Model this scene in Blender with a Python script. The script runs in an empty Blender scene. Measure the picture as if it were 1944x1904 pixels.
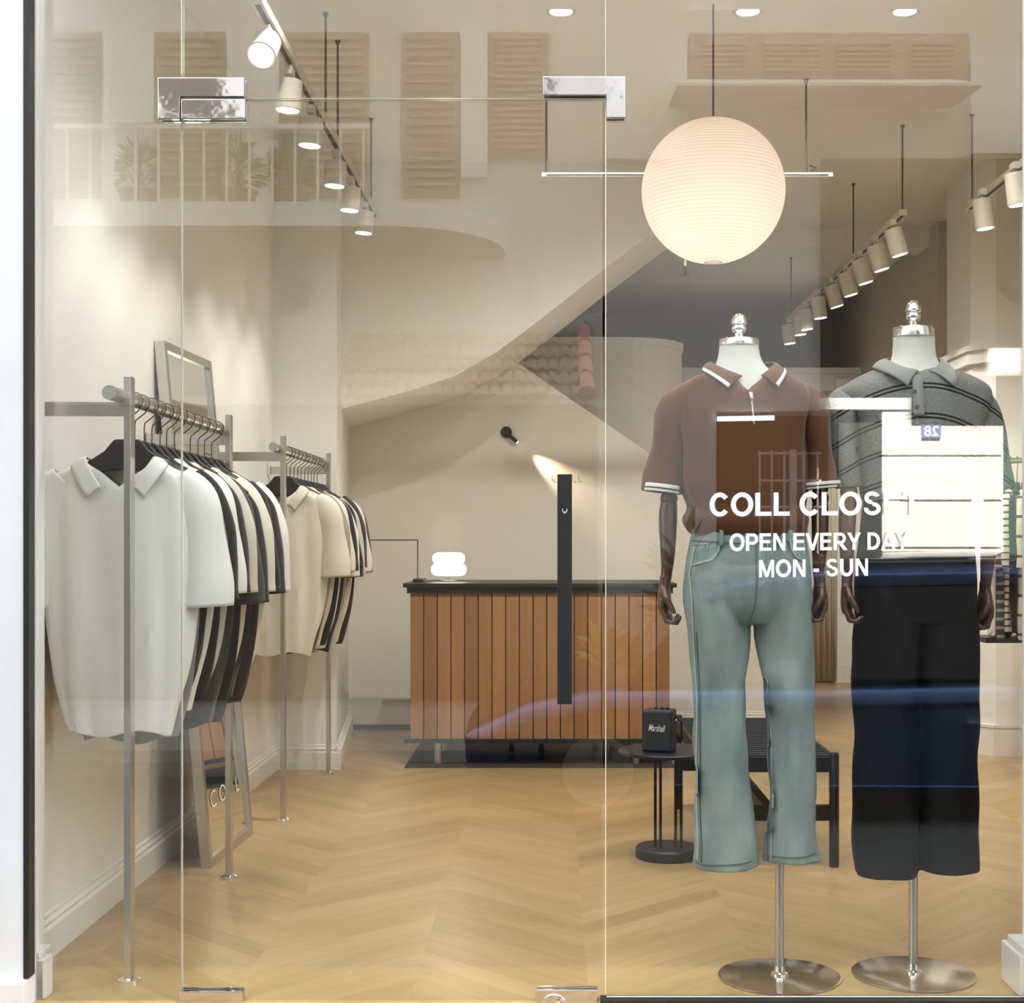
import bpy, math, random
from mathutils import Vector, Matrix, noise
from mathutils.bvhtree import BVHTree
random.seed(7)
S = bpy.context.scene
COL = S.collection
# ------------------------------------------------------------------ camera
# a level camera, 1.15 m above the shop floor, looking straight at the glass
F, VX, VY, CH = 2800.0, 1050.0, 1025.0, 1.15
cd = bpy.data.cameras.new('camera'); cam = bpy.data.objects.new('camera', cd); COL.objects.link(cam)
cam.location = (0, 0, CH); cam.rotation_euler = (math.pi/2, 0, 0)
cd.sensor_width = 36; cd.lens = F/1944*36
cd.shift_x = -(VX-972)/1944; cd.shift_y = (VY-952)/1944
cd.clip_start = 0.05; cd.clip_end = 200
S.camera = cam
# ------------------------------------------------------------------ world, sun, exposure
w = bpy.data.worlds.new('sky'); S.world = w; w.use_nodes = True
bg = w.node_tree.nodes['Background']; bg.inputs[0].default_value = (0.90, 0.94, 1.0, 1); bg.inputs[1].default_value = 3.6
sd = bpy.data.lights.new('sun', 'SUN'); sd.energy = 21; sd.angle = 0.009; sd.color = (1, .95, .87)
sun = bpy.data.objects.new('sun', sd); COL.objects.link(sun)
SUN_EL = math.radians(40)
sun.rotation_euler = Vector((0.0, -math.cos(SUN_EL), -math.sin(SUN_EL))).to_track_quat('-Z', 'Y').to_euler()
sun.location = (0, 20, 20)
vs = S.view_settings; vs.view_transform = 'Standard'; vs.look = 'None'; vs.gamma = 1; vs.exposure = 0.85
vs.use_curve_mapping = False
S.cycles.transparent_max_bounces = 24; S.cycles.max_bounces = 10; S.cycles.caustics_reflective = False
S.cycles.use_denoising = True; S.cycles.sample_clamp_indirect = 6

def P(px, py, y):            # a point at depth y seen at photo pixel (px, py)
    return ((px-VX)/F*y, y, CH+(VY-py)/F*y)
GY = 3.68                    # the glass
# ------------------------------------------------------------------ helpers
def lerp(a, b, t): return a+(b-a)*t
class MB:
    def __init__(s): s.v = []; s.f = []
    def add(s, vs_, fs):
        o = len(s.v); s.v += [tuple(p) for p in vs_]; s.f += [tuple(i+o for i in f) for f in fs]; return s
    def box(s, x0, x1, y0, y1, z0, z1):
        v = [(x, y, z) for x in (x0, x1) for y in (y0, y1) for z in (z0, z1)]
        return s.add(v, [(0,1,3,2),(4,6,7,5),(0,4,5,1),(2,3,7,6),(0,2,6,4),(1,5,7,3)])
    def prism(s, pts, d0, d1, axis='y'):   # pts: polygon in the plane across the axis
        n = len(pts)
        if axis == 'y': a = [(p[0], d0, p[1]) for p in pts]; b = [(p[0], d1, p[1]) for p in pts]
        elif axis == 'z': a = [(p[0], p[1], d0) for p in pts]; b = [(p[0], p[1], d1) for p in pts]
        else: a = [(d0, p[0], p[1]) for p in pts]; b = [(d1, p[0], p[1]) for p in pts]
        return s.add(a+b, [tuple(range(n)), tuple(range(2*n-1, n-1, -1))]+[(i, i+n, (i+1) % n+n, (i+1) % n) for i in range(n)])
    def loft(s, rings, cap0=True, cap1=True):
        n = len(rings[0]); o = []; fs = []
        for r in rings: o += r
        for k in range(len(rings)-1):
            for i in range(n):
                j = (i+1) % n
                fs.append((k*n+i, k*n+j, (k+1)*n+j, (k+1)*n+i))
        if cap0: fs.append(tuple(range(n-1, -1, -1)))
        if cap1: fs.append(tuple((len(rings)-1)*n+i for i in range(n)))
        return s.add(o, fs)
    def lathe(s, prof, c, n=32, cap=True):   # prof (r, z)
        return s.loft([[(c[0]+r*math.cos(2*math.pi*i/n), c[1]+r*math.sin(2*math.pi*i/n), c[2]+z) for i in range(n)] for r, z in prof], cap, cap)
    def cyl(s, a, b, r, n=16, r2=None):
        return s.tube([a, b], [r, r if r2 is None else r2], n)
    def tube(s, pts, r, n=10, cap=True):
        pts = [Vector(p) for p in pts]; r = r if isinstance(r, (list, tuple)) else [r]*len(pts)
        rings = []; up = None
        for k, p in enumerate(pts):
            t = (pts[min(k+1, len(pts)-1)]-pts[max(k-1, 0)]).normalized()
            if up is None:
                up = Vector((0, 0, 1)) if abs(t.z) < .9 else Vector((1, 0, 0))
            a = t.cross(up).normalized(); up = a.cross(t).normalized()
            rings.append([tuple(p+(a*math.cos(2*math.pi*i/n)+up*math.sin(2*math.pi*i/n))*r[k]) for i in range(n)])
        return s.loft(rings, cap, cap)
    def flat(s, pts, b, n=24, levels=24, wr=0, seed=0, cap=True, bulge=1.0):
        # limb or sleeve lying near an xz plane. pts rows: (x, y, z, half width across the path, half depth in y)
        rows = spl(pts, levels); rings = []
        for k, q in enumerate(rows):
            p0, p1 = rows[max(k-1, 0)], rows[min(k+1, len(rows)-1)]
            tx, tz = p1[0]-p0[0], p1[2]-p0[2]; L = math.hypot(tx, tz) or 1; ax, az = -tz/L, tx/L
            ring = []
            for i in range(n):
                an = 2*math.pi*i/n; c, sn = math.cos(an), math.sin(an)
                x, y, z = q[0]+ax*q[3]*c, q[1]+q[4]*sn, q[2]+az*q[3]*c
                if wr:
                    nz = noise.noise(Vector((x*18+seed, y*18, z*7)))*wr
                    y += nz*sn; x += nz*c*ax; z += nz*c*az
                ring.append((x, y, z))
            rings.append(ring)
        return s.loft(rings, cap, cap)
    def build(s, name, mat, parent=None, smooth=True, bevel=0, seg=2, mods=(), world=True):
        off = Vector((0, 0, 0))
        if world:
            q = parent
            while q is not None: off += q.location; q = q.parent
        me = bpy.data.meshes.new(name); me.from_pydata([tuple(Vector(p)-off) for p in s.v], [], s.f); me.update()
        o = bpy.data.objects.new(name, me); COL.objects.link(o); o.parent = parent
        for m in (mat if isinstance(mat, (list, tuple)) else [mat]): me.materials.append(m)
        if smooth:
            me.polygons.foreach_set('use_smooth', [True]*len(me.polygons))
        if bevel:
            b = o.modifiers.new('bevel', 'BEVEL'); b.width = bevel; b.segments = seg; b.limit_method = 'ANGLE'; b.angle_limit = math.radians(35)
        for m, kw in mods:
            q = o.modifiers.new(m.lower(), m)
            for k_, v_ in kw.items(): setattr(q, k_, v_)
        if smooth:
            try: me.set_sharp_from_angle(angle=math.radians(42))
            except Exception: pass
        return o
    def bvh(s): return BVHTree.FromPolygons([Vector(p) for p in s.v], s.f)
def spl(rows, n):                       # Catmull-Rom through parameter rows
    m = len(rows)-1; out = []
    for i in range(n+1):
        t = i/n*m; k = min(int(t), m-1); u = t-k
        a, b, c, d = rows[max(k-1, 0)], rows[k], rows[k+1], rows[min(k+2, m)]
        out.append(tuple(.5*((2*q)+(-p+r)*u+(2*p-5*q+4*r-s_)*u*u+(-p+3*q-3*r+s_)*u**3) for p, q, r, s_ in zip(a, b, c, d)))
    return out
def body(rows, y0, n=56, levels=60, wr=0.0, seed=0, ex=2.4, vfreq=3.0):
    # garment trunk. rows: (z, cx, half width, half depth, front scoop, y offset)
    R = []; W0 = rows[0][2]
    for q in spl(rows, levels):
        z, cx, wd, dp, sc, yo = q; ring = []
        for i in range(n):
            a = 2*math.pi*i/n; c, sn = math.cos(a), math.sin(a)
            e = 2/ex
            x = wd*math.copysign(abs(c)**e, c); y = dp*math.copysign(abs(sn)**e, sn)
            fr = max(0, -sn)
            zz = z-sc*max(0, 1-abs(x)/(W0*1.05))*(1 if sn < 0 else .12)
            if wr:
                nz = noise.noise(Vector((x*16+seed, sn*3, z*vfreq)))*wr
                x += nz*c*.6; y += nz*sn
            ring.append((cx+x, y0+yo+y, zz))
        R.append(ring)
    return R
def tag(o, label=None, cat=None, group=None, kind=None):
    if label: o['label'] = label
    if cat: o['category'] = cat
    if group: o['group'] = group
    if kind: o['kind'] = kind
    return o
def thing(name, label, cat, loc, rz=0, group=None):
    o = bpy.data.objects.new(name, None); COL.objects.link(o); o.location = loc; o.rotation_euler = (0, 0, rz)
    o.empty_display_size = .05
    return tag(o, label, cat, group)
def struct(o, label=None): o['kind'] = 'structure'; 
def copy_tree(o, parent=None):
    c = o.copy(); COL.objects.link(c)
    if parent is not None: c.parent = parent
    for ch in [q for q in bpy.data.objects if q.parent == o]: copy_tree(ch, c)
    return c
def text(body_, w_, h_, bold=0.0, ext=0.001, shear=0.0, spacing=1.0):
    cu = bpy.data.curves.new('t', 'FONT'); cu.body = body_; cu.size = 1; cu.offset = bold; cu.shear = shear; cu.space_character = spacing
    cu.resolution_u = 6
    o = bpy.data.objects.new('t', cu); COL.objects.link(o)
    dg = bpy.context.evaluated_depsgraph_get(); me = o.evaluated_get(dg).to_mesh()
    v = [tuple(p.co) for p in me.vertices]; f = [tuple(p.vertices) for p in me.polygons]
    o.evaluated_get(dg).to_mesh_clear(); bpy.data.objects.remove(o); bpy.data.curves.remove(cu)
    x0, x1 = min(p[0] for p in v), max(p[0] for p in v); y0, y1 = min(p[1] for p in v), max(p[1] for p in v)
    sx, sy = w_/(x1-x0), h_/(y1-y0)
    v = [((p[0]-x0)*sx, (p[1]-y0)*sy) for p in v]; n = len(v)
    return v, f     # flat glyph faces, lower left corner at 0,0
# bold grotesque capitals drawn as strokes; cap height 1
def glyph(ch):
    T = .222; out = []
    def L(*p, w=T): out.append((list(p), w))
    def arc(cx, cy, rx, ry, a0, a1, w=T, n=26):
        ang = [math.radians(a0+(a1-a0)*i/n) for i in range(n+1)]
        v = [(cx+(rx)*math.cos(a), cy+(ry)*math.sin(a)) for a in ang]; i_ = [(cx+(rx-w)*math.cos(a), cy+(ry-w*.88)*math.sin(a)) for a in ang]
        out.append(('arc', v, i_))
    W = 0
    if ch == 'C': W = .98; arc(.50, .5, .47, .52, 38, 322)
    elif ch == 'O': W = 1.08; arc(.54, .5, .51, .52, 0, 360, n=48)
    elif ch == 'L': W = .84; L((.175, 0), (.175, 1)); L((.08, .088), (.80, .088), w=.176)
    elif ch == 'E': W = .92; L((.18, 0), (.18, 1)); L((.08, .087), (.86, .087), w=.174); L((.08, .913), (.84, .913), w=.174); L((.08, .52), (.79, .52), w=.17)
    elif ch == 'T': W = .84; L((.42, 0), (.42, .9)); L((.02, .913), (.82, .913), w=.174)
    elif ch == 'N': W = 1.0; L((.18, 0), (.18, 1), w=.19); L((.82, 0), (.82, 1), w=.19); L((.19, 1), (.81, 0), w=.20)
    elif ch == 'V': W = .92; L((.10, 1), (.46, 0), w=.20); L((.82, 1), (.46, 0), w=.20)
    elif ch == 'A': W = 1.0; L((.11, 0), (.50, 1), w=.20); L((.89, 0), (.50, 1), w=.20); L((.26, .29), (.74, .29), w=.165)
    elif ch == 'M': W = 1.16; L((.175, 0), (.175, 1), w=.185); L((.985, 0), (.985, 1), w=.185); L((.20, 1), (.58, .02), w=.19); L((.96, 1), (.58, .02), w=.19)
    elif ch == 'Y': W = .92; L((.46, 0), (.46, .46)); L((.11, 1), (.46, .42), w=.21); L((.81, 1), (.46, .42), w=.21)
    elif ch == 'U': W = 1.0; L((.18, .36), (.18, 1)); L((.82, .36), (.82, 1)); arc(.50, .38, .4225, .40, 180, 360)
    elif ch == 'D': W = 1.0; L((.18, 0), (.18, 1)); L((.08, .087), (.45, .087), w=.174); L((.08, .913), (.45, .913), w=.174); arc(.44, .5, .49, .5, -90, 90)
    elif ch in 'PR':
        W = .93 if ch == 'P' else 1.0; c = .70 if ch == 'P' else .715
        L((.18, 0), (.18, 1)); L((.08, .915), (.56, .915), w=.17); yb = .435; L((.08, yb), (.56, yb), w=.17); arc(.55, (1+yb-.085)/2, .34, (1-yb+.085)/2, -90, 90, w=.2)
        if ch == 'R': L((.50, .42), (.87, 0), w=.215)
    elif ch == 'S':
        W = .92; arc(.455, .74, .36, .275, 20, 270, w=.195); arc(.465, .275, .385, .285, -200+10, 90, w=.195)
    elif ch == '-': W = .46; L((.06, .36), (.42, .36), w=.19)
    elif ch == ' ': W = .38
    return W, out
def sign_text(s_, w_, h_):
    v, f = [], []; x = 0
    for ch in s_:
        W, parts = glyph(ch)
        for kp, p in enumerate(parts):
            o = len(v)
            if p[0] == 'arc':
                A_, B_ = p[1], p[2]; m = len(A_); v += [(x+a, b, kp) for a, b in A_]+[(x+a, b, kp) for a, b in B_]
                f += [(o+i, o+i+1, o+m+i+1, o+m+i) for i in range(m-1)]
            else:
                (a, b), w = p[0], p[1]; dx, dy = b[0]-a[0], b[1]-a[1]; q = math.hypot(dx, dy)
                if abs(dx) > 1e-6 and abs(dy) > 1e-6: hw = w/2*q/abs(dy); c = [(a[0]-hw, a[1]), (a[0]+hw, a[1]), (b[0]+hw, b[1]), (b[0]-hw, b[1])]
                else: nx, ny = -dy/q*w/2, dx/q*w/2; c = [(a[0]+nx, a[1]+ny), (a[0]-nx, a[1]-ny), (b[0]-nx, b[1]-ny), (b[0]+nx, b[1]+ny)]
                v += [(x+i, j, kp) for i, j in c]; f.append((o, o+1, o+2, o+3))
        x += W
    x0, x1 = min(p[0] for p in v), max(p[0] for p in v); k = w_/(x1-x0)
    return [((p[0]-x0)*k, p[1]*h_, p[2]) for p in v], f
def neck_collar(top, bot, rows=6):
    # folded collar between a fold line and a lower edge, both given as (x, y, z) points from front left round the back
    A_, B_ = spl(top, 48), spl(bot, 48); v = []
    for r in range(rows+1):
        u = r/rows
        for a, b in zip(A_, B_):
            bl = .010*math.sin(math.pi*u)
            v.append((lerp(a[0], b[0], u), lerp(a[1], b[1], u)-(bl if a[1] < 0 else -bl)*0, lerp(a[2], b[2], u)+bl*.6))
    m = 49
    return v, [(r*m+i, r*m+i+1, (r+1)*m+i+1, (r+1)*m+i) for r in range(rows) for i in range(m-1)]
# ------------------------------------------------------------------ materials
def M(name, col, rough=.6, metal=0, bump=None, spec=.5, coat=0, var=None, em=None, ems=0, sheen=0):
    m = bpy.data.materials.new(name); m.use_nodes = True; nt = m.node_tree; b = nt.nodes['Principled BSDF']
    b.inputs['Base Color'].default_value = (*col, 1); b.inputs['Roughness'].default_value = rough; b.inputs['Metallic'].default_value = metal
    b.inputs['Specular IOR Level'].default_value = spec; b.inputs['Coat Weight'].default_value = coat
    if sheen: b.inputs['Sheen Weight'].default_value = sheen
    if em: b.inputs['Emission Color'].default_value = (*em, 1); b.inputs['Emission Strength'].default_value = ems
    tc = nt.nodes.new('ShaderNodeTexCoord')
    if var:    # (scale xyz, colour 2, detail)
        mp = nt.nodes.new('ShaderNodeMapping'); mp.inputs['Scale'].default_value = var[0]
        nt.links.new(tc.outputs['Object'], mp.inputs[0])
        nz = nt.nodes.new('ShaderNodeTexNoise'); nz.inputs['Scale'].default_value = 1; nz.inputs['Detail'].default_value = var[2]
        nt.links.new(mp.outputs[0], nz.inputs[0])
        rp = nt.nodes.new('ShaderNodeValToRGB'); rp.color_ramp.elements[0].position = .35; rp.color_ramp.elements[1].position = .65
        rp.color_ramp.elements[0].color = (*col, 1); rp.color_ramp.elements[1].color = (*var[1], 1)
        nt.links.new(nz.outputs['Fac'], rp.inputs[0]); nt.links.new(rp.outputs[0], b.inputs['Base Color'])
    if bump:   # (scale xyz, strength, distance)
        mp = nt.nodes.new('ShaderNodeMapping'); mp.inputs['Scale'].default_value = bump[0]
        nt.links.new(tc.outputs['Object'], mp.inputs[0])
        nz = nt.nodes.new('ShaderNodeTexNoise'); nz.inputs['Scale'].default_value = 1; nz.inputs['Detail'].default_value = 3
        nt.links.new(mp.outputs[0], nz.inputs[0])
        bp = nt.nodes.new('ShaderNodeBump'); bp.inputs['Strength'].default_value = bump[1]; bp.inputs['Distance'].default_value = bump[2]
        nt.links.new(nz.outputs['Fac'], bp.inputs['Height']); nt.links.new(bp.outputs[0], b.inputs['Normal'])
    return m
class NT:      # small node maths helper
    def __init__(s, m): s.nt = m.node_tree; s.n = s.nt.nodes; s.l = s.nt.links
    def m(s, op, a, b=None, c=None):
        q = s.n.new('ShaderNodeMath'); q.operation = op
        for i, x in enumerate((a, b, c)):
            if x is None: continue
            if isinstance(x, (int, float)): q.inputs[i].default_value = x
            else: s.l.new(x, q.inputs[i])
        return q.outputs[0]
    def mix(s, f, a, b):
        q = s.n.new('ShaderNodeMix'); q.data_type = 'RGBA'
        for i, x in ((0, f), (6, a), (7, b)):
            if isinstance(x, (int, float)): q.inputs[i].default_value = x
            elif isinstance(x, tuple): q.inputs[i].default_value = (*x, 1)
            else: s.l.new(x, q.inputs[i])
        return q.outputs[2]
def glass_mat(name, tint, r0):
    m = bpy.data.materials.new(name); m.use_nodes = True; nt = m.node_tree; nt.nodes.clear(); h = NT(m)
    out = nt.nodes.new('ShaderNodeOutputMaterial'); tr = nt.nodes.new('ShaderNodeBsdfTransparent'); tr.inputs[0].default_value = (*tint, 1)
    gl = nt.nodes.new('ShaderNodeBsdfGlossy'); gl.inputs['Roughness'].default_value = 0; gl.inputs[0].default_value = (1, 1, 1, 1)
    lw = nt.nodes.new('ShaderNodeLayerWeight'); lw.inputs[0].default_value = .5
    f = h.m('ADD', h.m('MULTIPLY', h.m('POWER', lw.outputs['Facing'], 5), 1-r0), r0)
    mx = nt.nodes.new('ShaderNodeMixShader'); h.l.new(f, mx.inputs[0]); h.l.new(tr.outputs[0], mx.inputs[1]); h.l.new(gl.outputs[0], mx.inputs[2])
    h.l.new(mx.outputs[0], out.inputs[0]); return m
mGlass = glass_mat('shop_glass', (.975, .985, .975), .064)
mEdge = M('glass_edge', (.80, .82, .72), .25)
mBaseP = M('polished_base', (.48, .46, .44), .14, 1)
mSeal = M('clear_seal', (.85, .82, .70), .4)
mDark = M('gap_dark', (.05, .05, .045), .4)
mWall = M('wall_paint', (.84, .79, .725), .75, bump=((6, 6, 6), .08, .01), spec=.2)
mCream = M('cream_paint', (.88, .85, .795), .7, bump=((5, 5, 5), .08, .01), spec=.25)
mCeil = M('ceiling_paint', (.90, .87, .82), .8, spec=.2)
mBase = M('baseboard_paint', (.84, .81, .75), .45)
mDarkWall = M('back_wall_shade', (.40, .34, .27), .8, spec=.2)  # shade under the rear ceiling put into a darker wall colour
mTan = M('tan_wall_paint', (.68, .60, .49), .8, spec=.2)
mJamb = M('white_plaster', (.66, .66, .66), .8, bump=((9, 9, 4), .4, .01), var=((4, 4, 1.5), (.60, .60, .60), 6))
mBlack = M('black_metal', (.011, .011, .010), .42)
mSteel = M('brushed_steel', (.62, .60, .57), .30, 1, bump=((4, 4, 300), .05, .001))
mSteelD = M('satin_steel', (.55, .53, .50), .34, 1)
mChrome = M('chrome', (.9, .9, .9), .04, 1)
mPlate = M('polished_plate', (.62, .60, .61), .05, 1, bump=((11, 11, 14), .5, .0016))
mHanger = M('black_hanger', (.012, .012, .013), .45)
mWire = M('bronze_wire', (.10, .085, .06), .35, .8)
mWhite = M('white_vinyl', (.93, .93, .92), .6, em=(1, 1, 1), ems=0)
mTrack = M('track_white', (.66, .60, .52), .5)
mTrackD = M('track_slot', (.03, .026, .02), .6)
def emit(name, col, st):
    m = bpy.data.materials.new(name); m.use_nodes = True; nt = m.node_tree; nt.nodes.clear()
    o = nt.nodes.new('ShaderNodeOutputMaterial'); e = nt.nodes.new('ShaderNodeEmission'); e.inputs[0].default_value = (*col, 1); e.inputs[1].default_value = st
    nt.links.new(e.outputs[0], o.inputs[0]); return m
mLamp = emit('lit_lamp', (1, .96, .88), 6)
mBulb = emit('lit_shade', (1, .93, .80), 2.2)
# oak chevron floor
mFloor = M('oak_chevron_floor', (.6, .42, .2), .33, spec=.45); h = NT(mFloor); b = h.n['Principled BSDF']
tc = h.n.new('ShaderNodeTexCoord'); sp = h.n.new('ShaderNodeSeparateXYZ'); h.l.new(tc.outputs['Object'], sp.inputs[0]); X, Y = sp.outputs[0], sp.outputs[1]
xs = h.m('ADD', X, 100.26+.45); fr = h.m('MODULO', xs, .9); dx = h.m('ABSOLUTE', h.m('SUBTRACT', fr, .45))
v = h.m('ADD', dx, Y); u = h.m('SUBTRACT', dx, Y); side = h.m('FLOOR', h.m('DIVIDE', h.m('ADD', xs, 0), .45))
vi = h.m('DIVIDE', v, .125); idx = h.m('FLOOR', vi); fv = h.m('FRACT', vi)
cb = h.n.new('ShaderNodeCombineXYZ'); h.l.new(idx, cb.inputs[0]); h.l.new(side, cb.inputs[1])
wn = h.n.new('ShaderNodeTexWhiteNoise'); wn.noise_dimensions = '2D'; h.l.new(cb.outputs[0], wn.inputs['Vector'])
cg = h.n.new('ShaderNodeCombineXYZ'); h.l.new(h.m('MULTIPLY', u, 1.6), cg.inputs[0]); h.l.new(h.m('MULTIPLY', v, 26), cg.inputs[1]); h.l.new(h.m('MULTIPLY', side, 3.7), cg.inputs[2])
gn = h.n.new('ShaderNodeTexNoise'); gn.inputs['Scale'].default_value = 1; gn.inputs['Detail'].default_value = 5; h.l.new(cg.outputs[0], gn.inputs[0])
cg2 = h.n.new('ShaderNodeCombineXYZ'); h.l.new(h.m('MULTIPLY', u, 1.3), cg2.inputs[0]); h.l.new(h.m('MULTIPLY', v, 5), cg2.inputs[1]); h.l.new(side, cg2.inputs[2])
gn2 = h.n.new('ShaderNodeTexNoise'); gn2.inputs['Scale'].default_value = 1; gn2.inputs['Detail'].default_value = 3; h.l.new(cg2.outputs[0], gn2.inputs[0])
t = h.m('ADD', h.m('MULTIPLY', wn.outputs['Value'], .40), h.m('MULTIPLY', h.m('SUBTRACT', gn.outputs['Fac'], .3), .75))
t = h.m('ADD', t, h.m('MULTIPLY', h.m('SUBTRACT', gn2.outputs['Fac'], .5), .9))
c1 = h.mix(t, (.36, .24, .10), (.58, .41, .20))
gap = h.m('LESS_THAN', fv, .018)
c2 = h.mix(h.m('MULTIPLY', gap, .35), c1, (.16, .09, .04)); h.l.new(c2, b.inputs['Base Color'])
# ================================================================== the room
def S_(mb, name, mat, **k):
    o = mb.build(name, mat, smooth=k.pop('smooth', False), **k); o['kind'] = 'structure'; return o
ZC = 3.18
S_(MB().box(-3.2, 3.2, 3.40, 13.4, -.08, 0), 'floor', mFloor)
S_(MB().box(-1.7, 3.0, 5.55, 13.4, ZC, ZC+.1), 'ceiling', mCeil)
S_(MB().box(-1.7, 3.0, 3.62, 5.55, ZC-.034, ZC+.1), 'ceiling_front', mCeil)
S_(MB().box(-1.6, -1.40, 3.8, 13.4, 0, ZC), 'wall_left', mCream)
S_(MB().box(2.5, 2.7, 3.8, 13.4, 0, ZC), 'wall_right', mTan)
S_(MB().box(-1.6, 2.7, 13.2, 13.4, 0, ZC), 'wall_back', mDarkWall)
S_(MB().box(-1.4, 2.5, 12.0, 12.15, 0, 2.50).box(-1.4, 2.5, 11.97, 12.15, 2.50, 2.55), 'wall_partition', mCream, bevel=.004)
# street wall beside the window, with the black frame and the inner jamb
S_(MB().box(-3.6, -1.2925, 3.60, 3.69, -.45, 4.2).box(-3.6, -1.42, 3.69, 3.95, -.45, 4.2), 'wall_street', mJamb)
S_(MB().box(-3.6, -1.282, 3.57, 3.64, -.45, .078), 'trim_1', mJamb, bevel=.006)
S_(MB().box(-1.2925, -1.279, 3.598, 3.64, .08, 3.30), 'trim_2', mBlack)
S_(MB().box(-1.42, -1.31, 3.70, 3.80, 0, ZC), 'wall_jamb', mCream)
S_(MB().box(-1.42, -1.27, 3.69, 3.745, 0, .10).box(-1.42, -1.283, 3.69, 3.77, .10, .118), 'baseboard_jamb', mBase, bevel=.004)
S_(MB().box(1.209, 2.7, 3.72, 3.80, 0, ZC), 'wall_front', mCream)
S_(MB().box(1.196, 3.6, 3.60, 3.72, -.45, 4.2), 'wall_street_right', mJamb)
S_(MB().box(1.172, 1.6, 3.70, 3.86, 0, .105).box(1.182, 1.6, 3.70, 3.84, .105, .125), 'baseboard_front', mBase, bevel=.004)
S_(MB().box(.118, 1.3, 3.655, 3.70, -.04, .008), 'trim_3', mBlack)
# neighbouring buildings; the unseen upper masses are added to block the sun
S_(MB().box(-16, 1.95, 3.9, 20, 3.35, 22), 'wall_sunblock_left', mJamb)
S_(MB().box(3.40, 16, 3.9, 20, -.45, 22), 'wall_sunblock_right', mJamb)
S_(MB().box(1.95, 3.40, 3.9, 5.2, 3.35, 6.35), 'wall_sunblock_middle', mJamb)
S_(MB().box(-16, -1.8, 3.95, 14, -.45, 3.35).box(-3.6, 3.6, 3.6, 3.95, 4.2, 6.3), 'wall_neighbour', mJamb)
# skirting profile (distance from wall, height)
SK = [(0, 0), (.022, 0), (.022, .085), (.014, .093), (.018, .103), (.009, .112), (.009, .120), (0, .125)]
def skirt(name, a, b, nrm, sc=1.0, z=0):
    a = Vector((*a, 0)); b = Vector((*b, 0)); n = Vector((*nrm, 0)).normalized()
    S_(MB().loft([[tuple(q+n*d*sc+Vector((0, 0, z+h_*sc))) for d, h_ in SK] for q in (a, b)]), name, mBase)
skirt('baseboard_left', (-1.4, 3.8), (-1.4, 7.4), (1, 0), .98)
# corner pier at the back left
pier = [(-1.41, 7.40), (-1.085, 7.40), (-1.24, 8.95), (-1.41, 8.95)]
S_(MB().prism(pier, 0, ZC, 'z'), 'wall_pier', mCream)
skirt('baseboard_pier', (-1.4, 7.40), (-1.063, 7.40), (0, -1)); skirt('baseboard_pier_side', (-1.085, 7.38), (-1.235, 8.95), (1, .1))
# wall behind the counter with the stair string line as its upper edge
YB = 8.95
def B(px, py, y=YB): q = P(px, py, y); return (q[0], q[2])
wallB = [B(560, 1412), B(560, 600), B(800, 600), B(986, 691), B(1235, 862), B(1500, 1043), B(1500, 1412)]
wallB = [(-1.4, 0), (-1.4, 2.5), B(860, 600), B(986, 691), B(1235, 862), B(1515, 1055), (B(1515, 0)[0], 0)]
S_(MB().prism(wallB, YB, YB+.16), 'wall_stair', mWall)
skirt('baseboard_stair', (.60, YB), (B(1515, 0)[0], YB), (0, -1), .9)
# flush hidden door in that wall
dl = MB()
x0, z1_ = B(690, 1025); x1, _ = B(793, 1025); z0_ = B(0, 1385)[1]
dl.box(-1.23, x1, YB-.003, YB+.001, z1_-.003, z1_+.003).box(x1-.003, x1+.003, YB-.003, YB+.001, z0_, z1_).box(-1.23, x1, YB-.004, YB+.001, .0, .03)
S_(dl, 'door_2', M('shadow_gap', (.10, .085, .07), .8))
# upper stair flight: front face and soffit
YF = 7.93
cur = [(640, 779), (663, 772), (740, 752), (800, 735), (867, 712), (943, 668), (1000, 626), (1076, 567), (1150, 508), (1287, 405), (1420, 303)]
poly = [B(600, 788, YF)]+[B(a, b_, YF) for a, b_ in cur]
poly += [(poly[-1][0], ZC+.02), (poly[0][0], ZC+.02)]
S_(MB().prism(poly, YF, YB+.02), 'wall_flight', mCream)
# rounded drum wall behind the stairs
dr = []
xr, yr0, yr1, rr = B(1305, 640, 9.6)[0], 9.6, 11.9, .42
dr = [(-1.4, yr0)]+[(xr-rr+rr*math.sin(a), yr0+rr-rr*math.cos(a)) for a in [i*math.pi/20 for i in range(11)]]+[(xr, yr1), (-1.4, yr1)]
zt = B(0, 640, 9.6)[1]
S_(MB().prism(dr, 0, zt-.05, 'z').prism([(p[0]+(.008 if p[0] > .3 else 0), p[1]-.008) for p in dr], zt-.05, zt, 'z'), 'wall_drum', mWall)
# back area
S_(MB().box(2.28, 2.42, 11.9, 12.0, 0, 2.45), 'trim_4', mCream)
S_(MB().box(2.265, 2.435, 11.88, 12.0, 0, .11).box(2.27, 2.43, 11.885, 12.0, .11, .14), 'baseboard_back', mBase)
S_(MB().box(2.45, 2.5, 9.4, 10.4, 0, ZC), 'trim_5', mTan)
S_(MB().box(-1.6, 2.7, 9.6, 9.9, 3.06, ZC), 'ceiling_beam', mCeil)
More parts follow.
